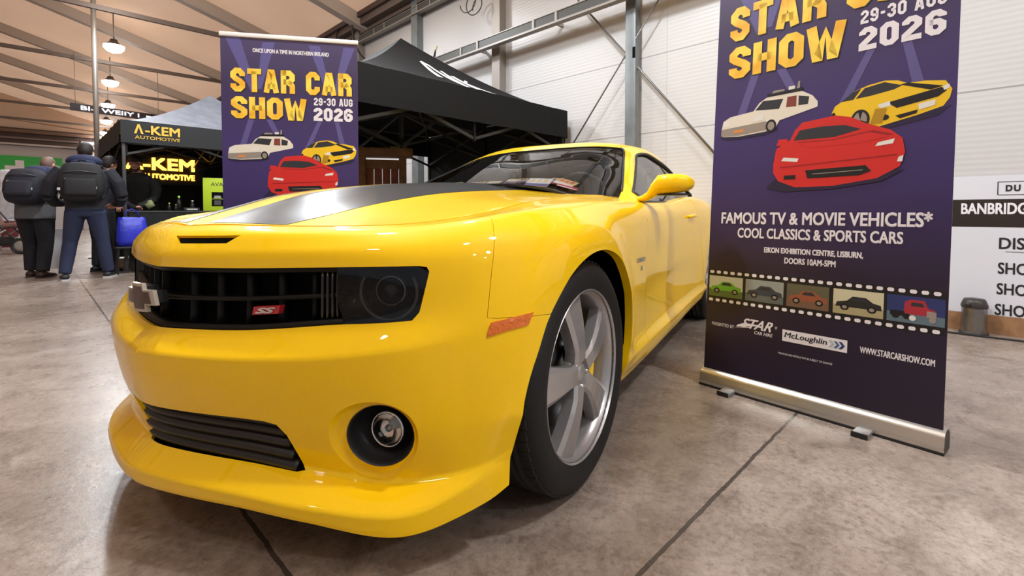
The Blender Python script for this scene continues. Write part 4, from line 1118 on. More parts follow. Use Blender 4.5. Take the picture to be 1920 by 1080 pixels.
RCAR = [(CSH, [(-.06,.02),(.1,-.04),(.5,-.02),(.85,.06),(1,.2),(.8,.2),(.05,.2)]), (CR, [(0,.38),(.02,.60),(.08,.68),(.14,.72),(.18,.86),(.24,.96),(.5,1.0),(.62,.95),(.72,.85),(.9,.72),(.98,.6),(1,.42),(.97,.24),(.82,.10),(.5,.02),(.2,.02),(.05,.12),(0,.25)]),
        (CR, [(.02,.65),(.04,.75),(.12,.74),(.12,.66)]), (CG, [(.17,.71),(.22,.85),(.40,.87),(.58,.85),(.70,.77),(.50,.70)]), (CRD, [(.20,.68),(.50,.67),(.78,.74),(.92,.66),(.7,.60),(.3,.60)]), (CR, [(.2,.665),(.5,.655),(.76,.715),(.9,.64),(.7,.585),(.3,.585)]),
        (CL, [(.07,.42),(.09,.47),(.22,.44),(.21,.39)]), (CL, [(.80,.52),(.82,.57),(.93,.60),(.92,.54)]), (CRD, [(.06,.33),(.95,.40),(.95,.385),(.06,.315)]),
        (CK, [(.30,.14),(.28,.26),(.74,.28),(.78,.20),(.70,.15)]), (CC, [(.34,.195),(.34,.205),(.72,.225),(.72,.215)]), (CK, [(.10,.14),(.10,.2),(.2,.2),(.2,.14)]), (CL, [(.95,.30),(.96,.36),(.99,.38),(.985,.30)])]
def side_car(col, dark=CK): return [(col, [(.05,.30),(.08,.48),(.28,.55),(.40,.74),(.66,.74),(.80,.56),(.95,.50),(.97,.30)]), (CG, [(.36,.56),(.43,.70),(.62,.70),(.70,.56)]), (dark, circ(.24,.29,.09,.13)), (dark, circ(.78,.29,.09,.13)), (CC, circ(.24,.29,.05,.07)), (CC, circ(.78,.29,.05,.07))]
FRAMES = [(.010, .184, ('pic_pale', 196, 200, 178), ('pic_field', 92, 112, 62), side_car(('car_green', 110, 178, 50))),
          (.198, .374, ('pic_grey', 150, 156, 150), ('pic_road', 98, 104, 100), side_car(('car_graphite', 58, 64, 72))),
          (.388, .560, ('pic_olive', 96, 92, 70), ('pic_mud', 116, 88, 70), side_car(('car_rust', 150, 84, 58))),
          (.576, .754, ('pic_cream', 206, 202, 168), ('pic_sand', 170, 160, 120), side_car(('car_black', 36, 36, 34))),
          (.765, .942, ('pic_blue', 44, 54, 108), ('pic_teal', 96, 116, 128), [(('truck_red', 168, 44, 58), [(.30,.34),(.32,.78),(.42,.88),(.66,.88),(.72,.62),(.84,.56),(.84,.32)]), (CG, [(.42,.64),(.44,.78),(.62,.78),(.66,.64)]), (CC, [(.70,.28),(.70,.52),(.86,.50),(.86,.28)]), (CK, [(.06,.24),(.06,.42),(.32,.42),(.32,.24)]), (CK, circ(.16,.24,.07,.11)), (CK, circ(.36,.24,.07,.11)), (CL, circ(.46,.2,.06,.1)), (CC, circ(.80,.2,.06,.10))])]
BW, BH = .95, 2.10
def banner(label, foot, yaw, lean):
    """foot: floor point under the sheet's left end; yaw of the sheet's width; leaning back by 'lean'"""
    o = empty('roll_up_banner', label, 'banner', foot, yaw)
    LM = Matrix.Translation((0, 0, .085)) @ Matrix.Rotation(R(90) - lean, 4, 'X')
    sh_ = MB(); Z = .0012
    n = 12; vs = []; 
    vs = [(0, 0, 0), (BW, 0, 0), (BW, BH, 0), (0, BH, 0), (0, 0, -.001), (BW, 0, -.001), (BW, BH, -.001), (0, BH, -.001)]
    sh_.add(vs, [(0, 1, 2, 3)], BPRINT); sh_.add(vs, [(7, 6, 5, 4), (0, 3, 7, 4), (1, 5, 6, 2), (2, 6, 7, 3), (0, 4, 5, 1)], PWHITE)
    for q in ([(.03,2.09),(.13,2.09),(.24,1.70),(.20,1.70)], [(.28,2.06),(.37,2.07),(.27,1.72),(.24,1.72)], [(.60,2.06),(.68,2.06),(.76,1.70),(.73,1.70)], [(.85,2.06),(.93,2.06),(.80,1.70),(.77,1.70)],
              [(.18,1.5),(.22,1.5),(.145,1.26),(.105,1.26)], [(.30,1.5),(.34,1.5),(.41,1.36),(.37,1.36)], [(.66,1.5),(.69,1.5),(.60,1.29),(.565,1.29)], [(.78,1.5),(.81,1.5),(.875,1.24),(.835,1.24)]): sh_.poly(q, BEAM, Z * .5)
    flat_text(sh_, 'ONCE UPON A TIME IN NORTHERN IRELAND', .215, .745, 1.985, 2.015, PWHITE, Z, .04)
    for dx, dy, mm, zz_ in ((.004, -.005, CK, Z), (0, 0, None, Z * 1.5)):
        g = pm(*CK) if mm else GOLD
        block_text(sh_, 'STAR CAR', .065 + dx, .905 + dx, 1.695 + dy, 1.865 + dy, g, zz_, 2.35)
        block_text(sh_, 'SHOW', .066 + dx, .578 + dx, 1.502 + dy, 1.660 + dy, g, zz_, 2.35, .8)
    block_text(sh_, '29-30 AUG', .633, .912, 1.617, 1.675, PWHITE, Z * 1.5, 2.0)
    block_text(sh_, '2026', .631, .911, 1.503, 1.600, PWHITE, Z * 1.5, 2.3)
    art(sh_, .039, .483, 1.185, 1.425, Z, WAGON); art(sh_, .540, .936, 1.165, 1.358, Z, YCAR); art(sh_, .305, .803, .925, 1.241, Z * 2.8, RCAR)
    flat_text(sh_, 'FAMOUS TV & MOVIE VEHICLES*', .060, .895, .757, .818, PWHITE, Z, .03)
    flat_text(sh_, 'COOL CLASSICS & SPORTS CARS', .147, .808, .688, .738, PWHITE, Z, .03)
    flat_text(sh_, 'EIKON EXHIBITION CENTRE, LISBURN,', .279, .678, .618, .648, PWHITE, Z, .04)
    flat_text(sh_, 'DOORS 10AM-5PM', .372, .580, .576, .604, PWHITE, Z, .04)
    sh_.poly([(.0, .350), (.945, .350), (.945, .518), (.0, .518)], PBLACK, Z * .3)
    for k in range(26):
        u = .012 + k * .0358
        for v in (.498, .354):
            if u + .022 < .945: sh_.poly([(u + .004, v), (u + .018, v), (u + .022, v + .004), (u + .022, v + .011), (u + .018, v + .015), (u + .004, v + .015), (u, v + .011), (u, v + .004)], PWHITE, Z)
    for a_, b_, sky, gnd, cl in FRAMES:
        art(sh_, a_, b_, .381, .486, Z * .6, [(sky, [(0, 0), (1, 0), (1, 1), (0, 1)]), (gnd, [(0, 0), (1, 0), (1, .34), (0, .38)])] + cl)
    flat_text(sh_, 'PRESENTED BY', .034, .150, .230, .246, PWHITE, Z)
    flat_text(sh_, 'STAR', .185, .335, .244, .292, PWHITE, Z, .03, .5); flat_text(sh_, 'CAR HIRE', .250, .335, .222, .238, PWHITE, Z, .02, .2)
    sh_.poly([(.160, .243), (.262, .262), (.262, .268), (.20, .268), (.168, .254)], PWHITE, Z); sh_.poly([(.145, .236), (.235, .250), (.235, .254)], PWHITE, Z); flat_text(sh_, '*', .342, .354, .262, .278, PWHITE, Z)
    sh_.poly([(.377, .217), (.635, .217), (.635, .270), (.377, .270)], PWHITE, Z * .6); flat_text(sh_, 'McLoughlin', .386, .560, .228, .260, pm('logo_ink', 34, 38, 54), Z, .02, .15)
    for k, cc in enumerate((('chev_pale', 176, 190, 200), ('chev_mid', 80, 112, 150), ('chev_blue', 34, 66, 128))):
        u = .565 + k * .019; sh_.poly([(u, .228), (u + .012, .228), (u + .024, .2435), (u + .012, .259), (u, .259), (u + .012, .2435)], pm(*cc), Z)
    flat_text(sh_, '*VEHICLES AND DETAILS MAY BE SUBJECT TO CHANGE', .361, .583, .150, .162, PWHITE, Z)
    flat_text(sh_, 'WWW.STARCARSHOW.COM', .680, .919, .229, .256, PWHITE, Z, .03)
    s_o = sh_.build('printed_sheet', o); s_o.matrix_local = LM
    r = MB(); r.box((BW / 2, BH + .004, 0), (BW + .012, .032, .022), pm('rail_white', 232, 230, 226), bev=.006); t_ = r.build('top_rail', o); t_.matrix_local = LM
    # base cassette: curved aluminium front
    c_ = MB(); prof = [(-.026, 0), (-.032, .008), (-.032, .030), (-.026, .040), (-.024, .062), (-.014, .080), (.010, .085), (.050, .080), (.072, .06), (.076, .02), (.070, 0)]
    x0, x1 = -.008, BW + .008; K = len(prof)
    c_.add([(x0, y, z) for y, z in prof] + [(x1, y, z) for y, z in prof], [(i, i + 1, K + i + 1, K + i) for i in range(K - 1)], STEELB, True)
    c_.add([(x0, y, z) for y, z in prof] + [(x1, y, z) for y, z in prof], [tuple(range(K)), tuple(range(K, 2 * K))[::-1], (0, K, 2 * K - 1, K - 1)], BLK)
    c_.bar((x0, -.030, .005), (x1, -.030, .005), .008, .010, BLK)
    c_.build('base_cassette', o)
    for x in (.155, .715):
        f_ = MB(); f_.box((x, -.040, .011), (.055, .13, .020), STEELF, bev=.006); f_.box((x, -.104, .011), (.057, .006, .022), BLK, bev=.002); f_.build('foot', o)
    p = MB(); a_ = LM @ Vector((BW / 2, .0, -.02)); b_ = LM @ Vector((BW / 2, BH, -.02)); p.tube([a_, b_], .011, STEELF, 10); p.build('support_pole', o)
    return o
STEELB = mat('banner_aluminium', (.62, .60, .56, 1), .32, .9); STEELF = mat('banner_foot', (.42, .42, .42, 1), .4, .8)
banner('tall purple car show banner with silver base standing on the floor right of the car', (1.011, 2.504, 0), math.atan2(-.776, .6307), math.atan(.062))
banner('purple car show banner standing behind the bonnet, before the black gazebo', (-2.110, 3.51, 0), math.atan2(.19, .927), 0.0)
# ------------------------------------------------------------------ pop-up gazebos
TBLACK = mat('gazebo_black', srgb(17, 17, 18), .8, spec=.25, bump=.25, bscale=14)
TUNDER = mat('gazebo_frame', srgb(64, 64, 64), .5, .4)
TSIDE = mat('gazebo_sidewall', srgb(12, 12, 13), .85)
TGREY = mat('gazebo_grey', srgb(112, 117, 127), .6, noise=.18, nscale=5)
def gazebo(label, corner, W, z0, zp, vh, canopy_m, val_m, walls, leg_m, power=1.35):
    """corner: front left corner on the floor; local x along the front, y into the depth"""
    o = empty('gazebo', label, 'gazebo', corner, R(45))
    pk = Vector((W / 2, W / 2, 0)); cs = [Vector((0, 0, 0)), Vector((W, 0, 0)), Vector((W, W, 0)), Vector((0, W, 0))]
    def cz(t): return z0 + (zp - z0) * t ** power
    def cp(side, a, t, off=0):
        p = cs[side].lerp(cs[(side + 1) % 4], a).lerp(pk, t); sag = .06 * math.sin(PI * a) * (1 - t) * 0
        return Vector((p.x, p.y, cz(t) - .10 * math.sin(PI * a) * t * (1 - t) + off))
    c = MB(); n, mt = 14, 16
    for s in range(4):
        vs = [cp(s, i / n, j / mt) for j in range(mt + 1) for i in range(n + 1)]
        fs = [(j * (n + 1) + i, j * (n + 1) + i + 1, (j + 1) * (n + 1) + i + 1, (j + 1) * (n + 1) + i) for j in range(mt) for i in range(n)]
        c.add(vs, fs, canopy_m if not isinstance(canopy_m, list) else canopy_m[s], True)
    can = c.build('canopy', o)
    for s in range(4):
        v = MB(); a, b_ = cs[s], cs[(s + 1) % 4]; d = (b_ - a).normalized(); nn = Vector((d.y, -d.x, 0)); k = 24; vs = []
        for i in range(k + 1):
            p = a.lerp(b_, i / k) + nn * (.012 + .006 * math.sin(i * 1.7)); vs += [(p.x, p.y, z0 + .004), (p.x + nn.x * .005, p.y + nn.y * .005, z0 - vh)]
        v.add(vs, [(2 * i, 2 * i + 1, 2 * i + 3, 2 * i + 2) for i in range(k)], val_m, True)
        if s == 0: VAL[label] = v
        v.build('valance', o)
    for s in range(4):
        l = MB(); p = cs[s] + (pk - cs[s]).normalized() * .05; l.box((p.x, p.y, (z0 - .03) / 2), (.045, .045, z0 - .03), leg_m, bev=.006); l.box((p.x, p.y, .012), (.10, .10, .024), leg_m); l.build('leg', o)
    fr = MB()                                # scissor trusses along the four sides and the crossed ones to the peak
    def scis(a, b_, zt, zb, k=2):
        for i in range(k):
            p, q = a.lerp(b_, i / k), a.lerp(b_, (i + 1) / k)
            fr.bar(p + Vector((0, 0, zt)), q + Vector((0, 0, zb)), .018, .032, TUNDER); fr.bar(p + Vector((0, 0, zb)), q + Vector((0, 0, zt)), .018, .032, TUNDER)
            for r_ in (p, q): fr.box(tuple(r_ + Vector((0, 0, (zt + zb) / 2))), (.03, .03, zt - zb + .06), BLK)
    ins = .07; ci = [Vector((ins, ins, 0)), Vector((W - ins, ins, 0)), Vector((W - ins, W - ins, 0)), Vector((ins, W - ins, 0))]
    for s in range(4): scis(ci[s], ci[(s + 1) % 4], z0 - .05, z0 - vh - .16, 2)
    for s in range(4):
        mid = ci[s].lerp(ci[(s + 1) % 4], .5); scis(mid, pk, z0 - .02, z0 - vh - .10, 1)
        fr.bar(ci[s] + Vector((0, 0, z0 - .04)), pk + Vector((0, 0, zp - .22)), .025, .03, TUNDER)
    fr.bar(pk + Vector((0, 0, z0 - vh)), pk + Vector((0, 0, zp - .03)), .04, .04, TUNDER)
    fr.build('truss_frame', o)
    for s, k in walls.items():
        w_ = MB(); a, b_ = cs[s], cs[(s + 1) % 4]; d = (b_ - a).normalized(); nn = Vector((-d.y, d.x, 0)); N = 20; vs = []
        for i in range(N + 1):
            p = a.lerp(b_, k[0] + (k[1] - k[0]) * i / N) + nn * (.03 + .012 * math.sin(i * 1.3)); vs += [(p.x, p.y, z0 - .02), (p.x, p.y, .02)]
        w_.add(vs, [(2 * i, 2 * i + 1, 2 * i + 3, 2 * i + 2) for i in range(N)], TSIDE, True); w_.build('side_wall', o)
    return o, cp
VAL = {}
nk, nk_cp = gazebo('black pop-up gazebo behind the yellow car, white mark on its peaked roof', (-1.42, 4.08, 0), 3.0, 2.19, 3.12, .34, TBLACK, TBLACK, {1: (0, 1)}, TUNDER)
# white brushed mark on its front slope
mk = MB()
def on_roof(x, y): p = nk_cp(0, x, y, .006); return (p.x, p.y, p.z)
for st, w_ in (([(.455, .66), (.462, .50), (.475, .40)], .045), ([(.455, .66), (.52, .62), (.555, .45), (.60, .28)], .040), ([(.60, .28), (.60, .44), (.605, .56)], .034), ([(.655, .50), (.66, .36), (.67, .27)], .042), ([(.665, .40), (.72, .27), (.80, .12)], .026), ([(.665, .38), (.70, .42), (.735, .45)], .020)):
    for q in thick(dens(st, .02, closed=False), w_): mk.add([on_roof(p.x, p.y) for p in q], [(3, 2, 1, 0)], WHITEM)
mk.build('roof_mark', nk, 'white brushed letters on the roof')

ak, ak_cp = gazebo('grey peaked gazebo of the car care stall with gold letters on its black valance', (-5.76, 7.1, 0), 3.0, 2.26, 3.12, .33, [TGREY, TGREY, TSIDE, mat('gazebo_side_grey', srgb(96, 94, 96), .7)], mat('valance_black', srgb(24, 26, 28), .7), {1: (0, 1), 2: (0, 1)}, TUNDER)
GOLDL = mat('valance_gold', srgb(226, 182, 66), .4); 
lt = MB(); FM = Matrix.Translation((0, -.026, 2.26)) @ Matrix.Rotation(R(90), 4, 'X')
lt.poly([(.155, -.185), (.200, -.045), (.225, -.045), (.270, -.185), (.240, -.185), (.2125, -.085), (.185, -.185)], GOLDL, 0, 0, FM)
flat_text(lt, '-KEM', .290, .730, -.185, -.050, GOLDL, 0, .04, M=FM); flat_text(lt, 'AUTOMOTIVE', .165, .730, -.262, -.212, GOLDL, 0, .01, M=FM)
lt.build('valance_lettering', ak, 'gold lettering')
# counter, lit sign and goods under it
AKM = Matrix.Translation((-5.76, 7.1, 0)) @ Matrix.Rotation(R(45), 4, 'Z')
def akp(x, y, z): return tuple(AKM @ Vector((x, y, z)))
NEON = mat('neon_amber', (1, .55, .05, 1), .5, emit=(1.0, .42, .04, 1), es=4.0)
ns = empty('lit_sign', 'glowing amber neon sign on the dark back wall of the stall', 'sign', akp(0, 2.93, 0), R(45))
q = MB(); FM = Matrix.Translation((0, -.03, 0)) @ Matrix.Rotation(R(90), 4, 'X')
q.box((.98, .015, 1.77), (1.45, .03, .62), BLK); q.build('sign_back', ns)
for txt, u0, u1, v0, v1, nm in (('A-KEM', .36, 1.52, 1.75, 2.00, 'sign_letters'), ('AUTOMOTIVE', .62, 1.52, 1.56, 1.68, 'sign_letters')):
    q = MB(); flat_text(q, txt, u0, u1, v0, v1, NEON, 0, .05, M=FM); q.build(nm, ns)
CLOTHB = mat('counter_cloth', srgb(14, 14, 16), .8); CTOP = mat('counter_top', srgb(40, 44, 40), .4)
ct = empty('sales_counter', 'long black sales counter along the front of the car care stall', 'counter', akp(0, 0, 0), R(45))
q = MB(); q.box((1.35, .36, .905), (2.55, .62, .03), CTOP, bev=.006); q.build('counter_top', ct)
q = MB(); n_ = 40; vs = []
for i in range(n_ + 1):
    x = .08 + 2.54 * i / n_; vs += [(x, .05 + .012 * math.sin(i * 1.9), .89), (x, .04 + .02 * math.sin(i * 1.9), .02)]
q.add(vs, [(2 * i, 2 * i + 1, 2 * i + 3, 2 * i + 2) for i in range(n_)], CLOTHB, True); q.build('front_cloth', ct)
for x in (.15, 2.55):
    for y in (.12, .60): q = MB(); q.box((x, y, .445), (.04, .04, .89), TIE); q.build('leg', ct)
LIME = mat('lime_card', srgb(176, 200, 30), .5); LIMED = mat('lime_plastic', srgb(150, 210, 60), .4)
def prop(name, label, cat, mb, part=None, group=None):
    o = mb.build(name); tagp(o, label, cat, group); return o
# lime display box
bx = empty('display_box', 'lime green product box with a window standing on the stall counter', 'box', akp(1.30, .30, .921), R(45) - R(14))
q = MB(); q.box((.0, .10, .28), (.40, .24, .56), LIME, bev=.004); q.box((.205, .10, .28), (.012, .242, .562), BLK); q.build('box_body', bx)
FM = Matrix.Translation((0, -.0225, 0)) @ Matrix.Rotation(R(90), 4, 'X')
q = MB(); q.poly([(-.075, .08), (.10, .08), (.10, .32), (-.075, .32)], VOID, 0, 0, FM); q.poly([(-.075, .20), (.10, .20), (.10, .207), (-.075, .207)], LIME, .001, 0, FM); q.poly([(-.05, .215), (.07, .215), (.05, .26), (-.03, .26)], pm('box_contents', 150, 150, 140), .001, 0, FM); q.poly([(-.04, .10), (.06, .10), (.06, .18), (-.04, .18)], pm('box_goods', 70, 70, 66), .001, 0, FM); q.build('box_window', bx)
q = MB(); flat_text(q, 'AVA', -.085, .095, .42, .485, PBLACK, 0, .0, M=FM); q.build('box_lettering', bx)
# blue carrier bag in front of the counter, small goods on it
BLUE = mat('blue_plastic', srgb(40, 50, 190), .35, bump=.5, bscale=18)
bg = MB(); vs = []
for j, (w_, d_, z) in enumerate(((.34, .15, 0), (.37, .17, .08), (.36, .16, .22), (.34, .12, .36), (.32, .05, .42))):
    for k in range(20):
        a = 2 * PI * k / 20; vs.append((w_ / 2 * abs(math.cos(a)) ** .5 * (1 if math.cos(a) > 0 else -1), d_ / 2 * abs(math.sin(a)) ** .5 * (1 if math.sin(a) > 0 else -1), z + .006 * math.sin(k * 2.3)))
bgo = empty('carrier_bag', 'blue carrier bag on a black stool before the stall counter', 'bag', akp(.09, -.14, .4065), R(45))
bg.add(vs, [(j * 20 + k, j * 20 + (k + 1) % 20, (j + 1) * 20 + (k + 1) % 20, (j + 1) * 20 + k) for j in range(4) for k in range(20)] + [tuple(range(20))[::-1]], BLUE, True); bg.build('bag_body', bgo)
for s in (.05, -.05):
    h = MB(); h.tube([(-.08, s * .5, .40), (-.07, s * .5, .50), (0, s * .5, .54), (.07, s * .5, .50), (.08, s * .5, .40)], .006, BLUE, 6); h.build('bag_handle', bgo)
st = empty('stool', 'black stool carrying the blue bag before the stall counter', 'stool', akp(.09, -.14, 0), R(45))
q = MB(); q.box((0, 0, .385), (.40, .24, .03), BLK, bev=.008); q.build('seat', st)
for x in (-.17, .17):
    for y in (-.09, .09): q = MB(); q.bar((x, y, .37), (x * 1.1, y * 1.1, 0), .025, .025, BLK); q.build('leg', st)
def spray(x, y, label, bm_, cap, h=.19, r=.03):
    o = empty('spray_bottle', label, 'bottle', akp(x, y, .921), R(45), 'bottles on the stall counter')
    q = MB(); q.lathe([(0, 0), (r, 0), (r * 1.02, h * .6), (r * .55, h * .8), (r * .4, h * .9), (0, h * .9)], bm_, 16); q.build('bottle_body', o)
    q = MB(); q.box((0, 0, h * .97), (r * .9, r * 2.2, h * .16), cap, bev=.006); q.build('trigger_cap', o)
spray(.74, .22, 'spray bottle with bright lime trigger on the stall counter', BLK, LIMED, .23); spray(.60, .16, 'short lime capped bottle near the hands of the bearded man', BLK, LIMED, .12, .024); spray(.68, .12, 'smallest lime capped bottle at the counter edge', BLK, LIMED, .10, .02)
spray(.96, .40, 'dark bottle with pale cap beside the lime product box', BLK, pm('cap_pale', 190, 190, 170), .17)
q = MB(); q.box(akp(.90, .20, .946), (.22, .16, .05), BLK, rot=Matrix.Rotation(R(45), 4, 'Z'), bev=.005); q.box(akp(.90, .115, .946), (.15, .004, .02), pm('label_pale', 190, 190, 186), rot=Matrix.Rotation(R(45), 4, 'Z')); prop('product_case', 'flat black case with pale label lying on the stall counter', 'case', q)
q = MB(); q.box(akp(.58, .025, .66), (.24, .012, .20), pm('lime_sign', 150, 190, 30), rot=Matrix.Rotation(R(45), 4, 'Z')); prop('price_card', 'lime green card hanging on the front of the stall counter', 'card', q)
q = MB(); q.box(akp(.80, .020, .72), (.075, .012, .24), pm('card_white', 220, 220, 222), rot=Matrix.Rotation(R(45), 4, 'Z')); prop('leaflet', 'narrow white leaflet hanging on the stall counter front', 'leaflet', q)
q = MB(); q.tube([akp(.30, .10, .98), akp(.36, .10, 1.02), akp(.34, .11, 1.08)], [.05, .055, .03], mat('cloth_olive', srgb(120, 124, 84), .8), 10); prop('folded_cloth', 'olive green cloth bundle on the counter under the bearded man', 'cloth', q)

# wooden crate stand under the black gazebo
WOOD = mat('crate_wood', srgb(112, 78, 44), .7, noise=.3, nscale=9); WOODR = mat('crate_plank', srgb(120, 66, 38), .7, noise=.25, nscale=9)
cr_ = empty('wooden_crate', 'rough wooden crate cabinet under the black gazebo, right of the banner', 'crate', (-1.72, 6.45, 0), R(12))
for x in (-.28, .25): q = MB(); q.box((x, 0, .82), (.10, .10, 1.64), WOOD, bev=.006); q.build('corner_post', cr_)
q = MB(); q.box((-.015, 0, 1.69), (.80, .36, .10), WOOD, bev=.008); q.build('top_board', cr_)
q = MB(); q.box((-.015, .02, 1.54), (.46, .06, .12), WOOD, bev=.005); q.build('cross_rail', cr_)
for k in range(4): q = MB(); q.box((-.18 + k * .108, .04, .76), (.10, .03, 1.46), WOODR, bev=.003); q.build('plank', cr_)
q = MB(); q.box((.20, -.02, 1.755), (.22, .2, .03), mat('moss_green', srgb(120, 124, 60), .9, bump=.8, bscale=40), bev=.01); q.build('moss_mat', cr_)
# ------------------------------------------------------------------ price board on the wall, carafe, cable
WM = Matrix(((.7071, 0, -.7071), (-.7071, 0, -.7071), (0, 1, 0))).to_4x4()     # local x along the wall to the right, y up, z off the wall
def wmat(s, z=0, off=.0):
    M = WM.copy(); p = hp(s, off, z); M.translation = p; return M
bd = empty('price_board', 'white board with black heading band standing against the white wall', 'board', (0, 0, 0))
BOARDM = mat('board_white', srgb(212, 213, 220), .4); INK = pm('board_ink', 34, 32, 34)
M = wmat(.60, 0, .012); S2 = 1 / math.sqrt(2)
q = MB(); q.poly([(0, .137), (1.9, .137), (1.9, 1.17), (0, 1.17)], BOARDM, .008, .008, M); q.poly([(0, .789), (1.9, .789), (1.9, .995), (0, .995)], pm('band_brown', 38, 28, 24), .009, 0, M)
def bs(s): return (.60 - s) * S2
flat_text(q, 'BANBRIDGE', bs(.238), bs(.238) + .385, .884, .968, PWHITE, .0105, .03, M=M)
u = bs(-.05)
for a, b_ in (((u - .01, 1.027), (u + .30, 1.027)), ((u - .01, 1.122), (u + .30, 1.122)), ((u - .01, 1.027), (u - .01, 1.122)), ((u + .30, 1.027), (u + .30, 1.122))):
    q.bar(M @ Vector((*a, .009)), M @ Vector((*b_, .009)), .005, .003, INK)
flat_text(q, 'DU', u + .03, u + .105, 1.050, 1.098, INK, .010, .05, spacing=1.25, M=M)
for txt, v0, du, wd in (('DIS', .630, .005, .13), ('SHO', .447, .003, .155), ('SHO', .295, .0, .155), ('SHO', .142, -.006, .155)):
    flat_text(q, txt, u + du, u + du + wd, v0, v0 + .084, INK, .010, .02, M=M)
q.bar(M @ Vector((u + .04, .612, .009)), M @ Vector((u + .32, .612, .009)), .004, .003, pm('rule_grey', 120, 120, 124))
q.build('board_panel', bd)
cf = empty('coffee_carafe', 'steel vacuum carafe with dark lid standing on the floor by the wall', 'carafe', (3.41, 3.52, 0), R(20))
CARM = mat('carafe_steel', (.30, .28, .26, 1), .25, .95); DLID = mat('carafe_dark', srgb(52, 46, 44), .4)
q = MB(); q.lathe([(0, 0), (.083, 0), (.083, .022), (.074, .026)], DLID, 28); q.build('base', cf)
q = MB(); q.lathe([(.074, .024), (.072, .12), (.070, .190), (.068, .200)], CARM, 28); q.build('body', cf)
q = MB(); q.lathe([(.074, .197), (.076, .215), (.066, .245), (.058, .262), (.02, .268), (0, .268)], DLID, 28); q.box((-.075, 0, .225), (.03, .03, .02), DLID, bev=.005); q.build('lid', cf)
q = MB(); q.tube([(.070, 0, .225), (.105, 0, .225), (.124, 0, .20), (.120, 0, .12), (.112, 0, .075), (.106, 0, .06)], [.013, .012, .012, .011, .010, .008], DLID, 10); q.build('handle', cf)
q = MB(); pts = [hp(s, .23 + .015 * math.sin(s * 3.1), .009) for s in np.linspace(4.4, -4, 40)]; q.tube(pts, .007, BLK, 6); prop('power_cable', 'black cable lying on the floor along the white wall', 'cable', q)
# cables hung at the top of the wall
def loopc(pts, r, label, group='cables hanging on the wall'):
    q = MB(); f = [nspline(range(len(pts)), [p[i] for p in pts]) for i in range(3)]; tt = np.linspace(0, len(pts) - 1, len(pts) * 6)
    q.tube(list(zip(f[0](tt), f[1](tt), f[2](tt))), r, BLK, 6); prop('hanging_cable', label, 'cable', q, group=group)
b0 = hp(8.05, .16)
cc = hp(7.95, .14, 3.98)
loopc([tuple(hp(7.95 + .20 * math.cos(a), .14 + .01 * k, 4.02 + .13 * math.sin(a))) for k, a in enumerate(np.linspace(0, 4 * PI, 26))], .008, 'coil of black cable hanging high on the white wall')
loopc([tuple(hp(13.0, .4, 5.0)), tuple(hp(13.1, .35, 4.5)), tuple(hp(13.0, .25, 4.15)), tuple(hp(12.8, .2, 4.0))], .02, 'thick black cable dangling from the eaves above the black gazebo')
loopc([tuple(hp(14.2, .3, 4.9)), tuple(hp(14.3, .3, 4.5)), tuple(hp(14.0, .25, 4.3)), tuple(hp(13.7, .2, 4.32))], .02, 'thinner black cable loop at the eaves beside the left banner')
q = MB(); p0 = hp(9.55, .20, 3.28); q.tube([p0, p0 + Vector((.02, 0, .14)), p0 + Vector((.06, .0, .36))], [.035, .03, .012], BLK, 8); q.tube([p0 + Vector((.05, 0, .30)), p0 + Vector((.085, 0, .42))], .012, pm('tip_yellow', 190, 180, 90), 6); prop('cable_connector', 'black cable connector sticking up from the wall cable tray', 'connector', q)

# flyers leaning inside the windscreen
FG, FP, FW, FR = pm('flyer_gold', 214, 190, 110), pm('flyer_purple', 86, 78, 140), pm('flyer_white', 220, 222, 230), pm('flyer_red', 200, 60, 84)
car_M = Matrix.Translation(car.location) @ Matrix.Rotation(R(-119.7), 4, 'Z')
def flyer(x, t_, w_, h_, mats_, label, tilt=0.0, off=.024):
    P = shell([x, x - .02, x], [t_, t_, t_ + .02]); n = surf_normals(shell, np.array([x]), np.array([t_]))[0]
    upv = Vector(P[1] - P[0]).normalized(); N = Vector(n); side = upv.cross(N).normalized(); o3 = Vector(P[0]) - N * off
    q = MB(); Mx = Matrix((side, upv, N)).transposed().to_4x4(); Mx.translation = o3; Mx = car_M @ Mx @ Matrix.Rotation(tilt, 4, 'Z')
    q.box((0, 0, 0), (w_, h_, .0015), mats_[0], Mx)
    q.poly([(-w_ * .5, -h_ * .5), (w_ * .5, -h_ * .5), (w_ * .5, -h_ * .2), (-w_ * .5, -h_ * .12)], mats_[1], .0012, 0, Mx)
    for k in range(3):
        q.poly([(-w_ * .4 + k * w_ * .28, h_ * .0), (-w_ * .4 + k * w_ * .28 + w_ * .2, h_ * .02), (-w_ * .4 + k * w_ * .28 + w_ * .18, h_ * .38), (-w_ * .4 + k * w_ * .28 + w_ * .02, h_ * .36)], mats_[2], .0014, 0, Mx)
    prop('flyer', label, 'flyer', q, group='flyers inside the windscreen')
flyer(-.750, -.150, .085, .035, (FG, FP, FW), 'farthest small gold flyer on the dashboard, at the dark stripe')
flyer(-.735, -.020, .095, .045, (FG, FW, FP), 'second gold flyer from the far end of the dashboard')
flyer(-.735, .065, .090, .055, (FG, FP, FW), 'third gold flyer from the far end of the dashboard')
flyer(-.755, .150, .080, .075, (FG, FP, FW), 'gold and purple flyer in the middle of the row behind the windscreen')
flyer(-.765, .205, .070, .075, (FG, FP, FP), 'narrow gold flyer left of the big white flyer on the dashboard')
flyer(-.735, .285, .130, .140, (FW, FP, FG), 'large white and blue flyer with gold blocks behind the windscreen', R(6), .020)
flyer(-.800, .355, .085, .10, (FG, FR, FP), 'gold and pink flyer right of the large white flyer')
flyer(-.790, .395, .110, .09, (FG, FW, FR), 'tilted gold flyer near the driver side pillar', R(-14), .018)
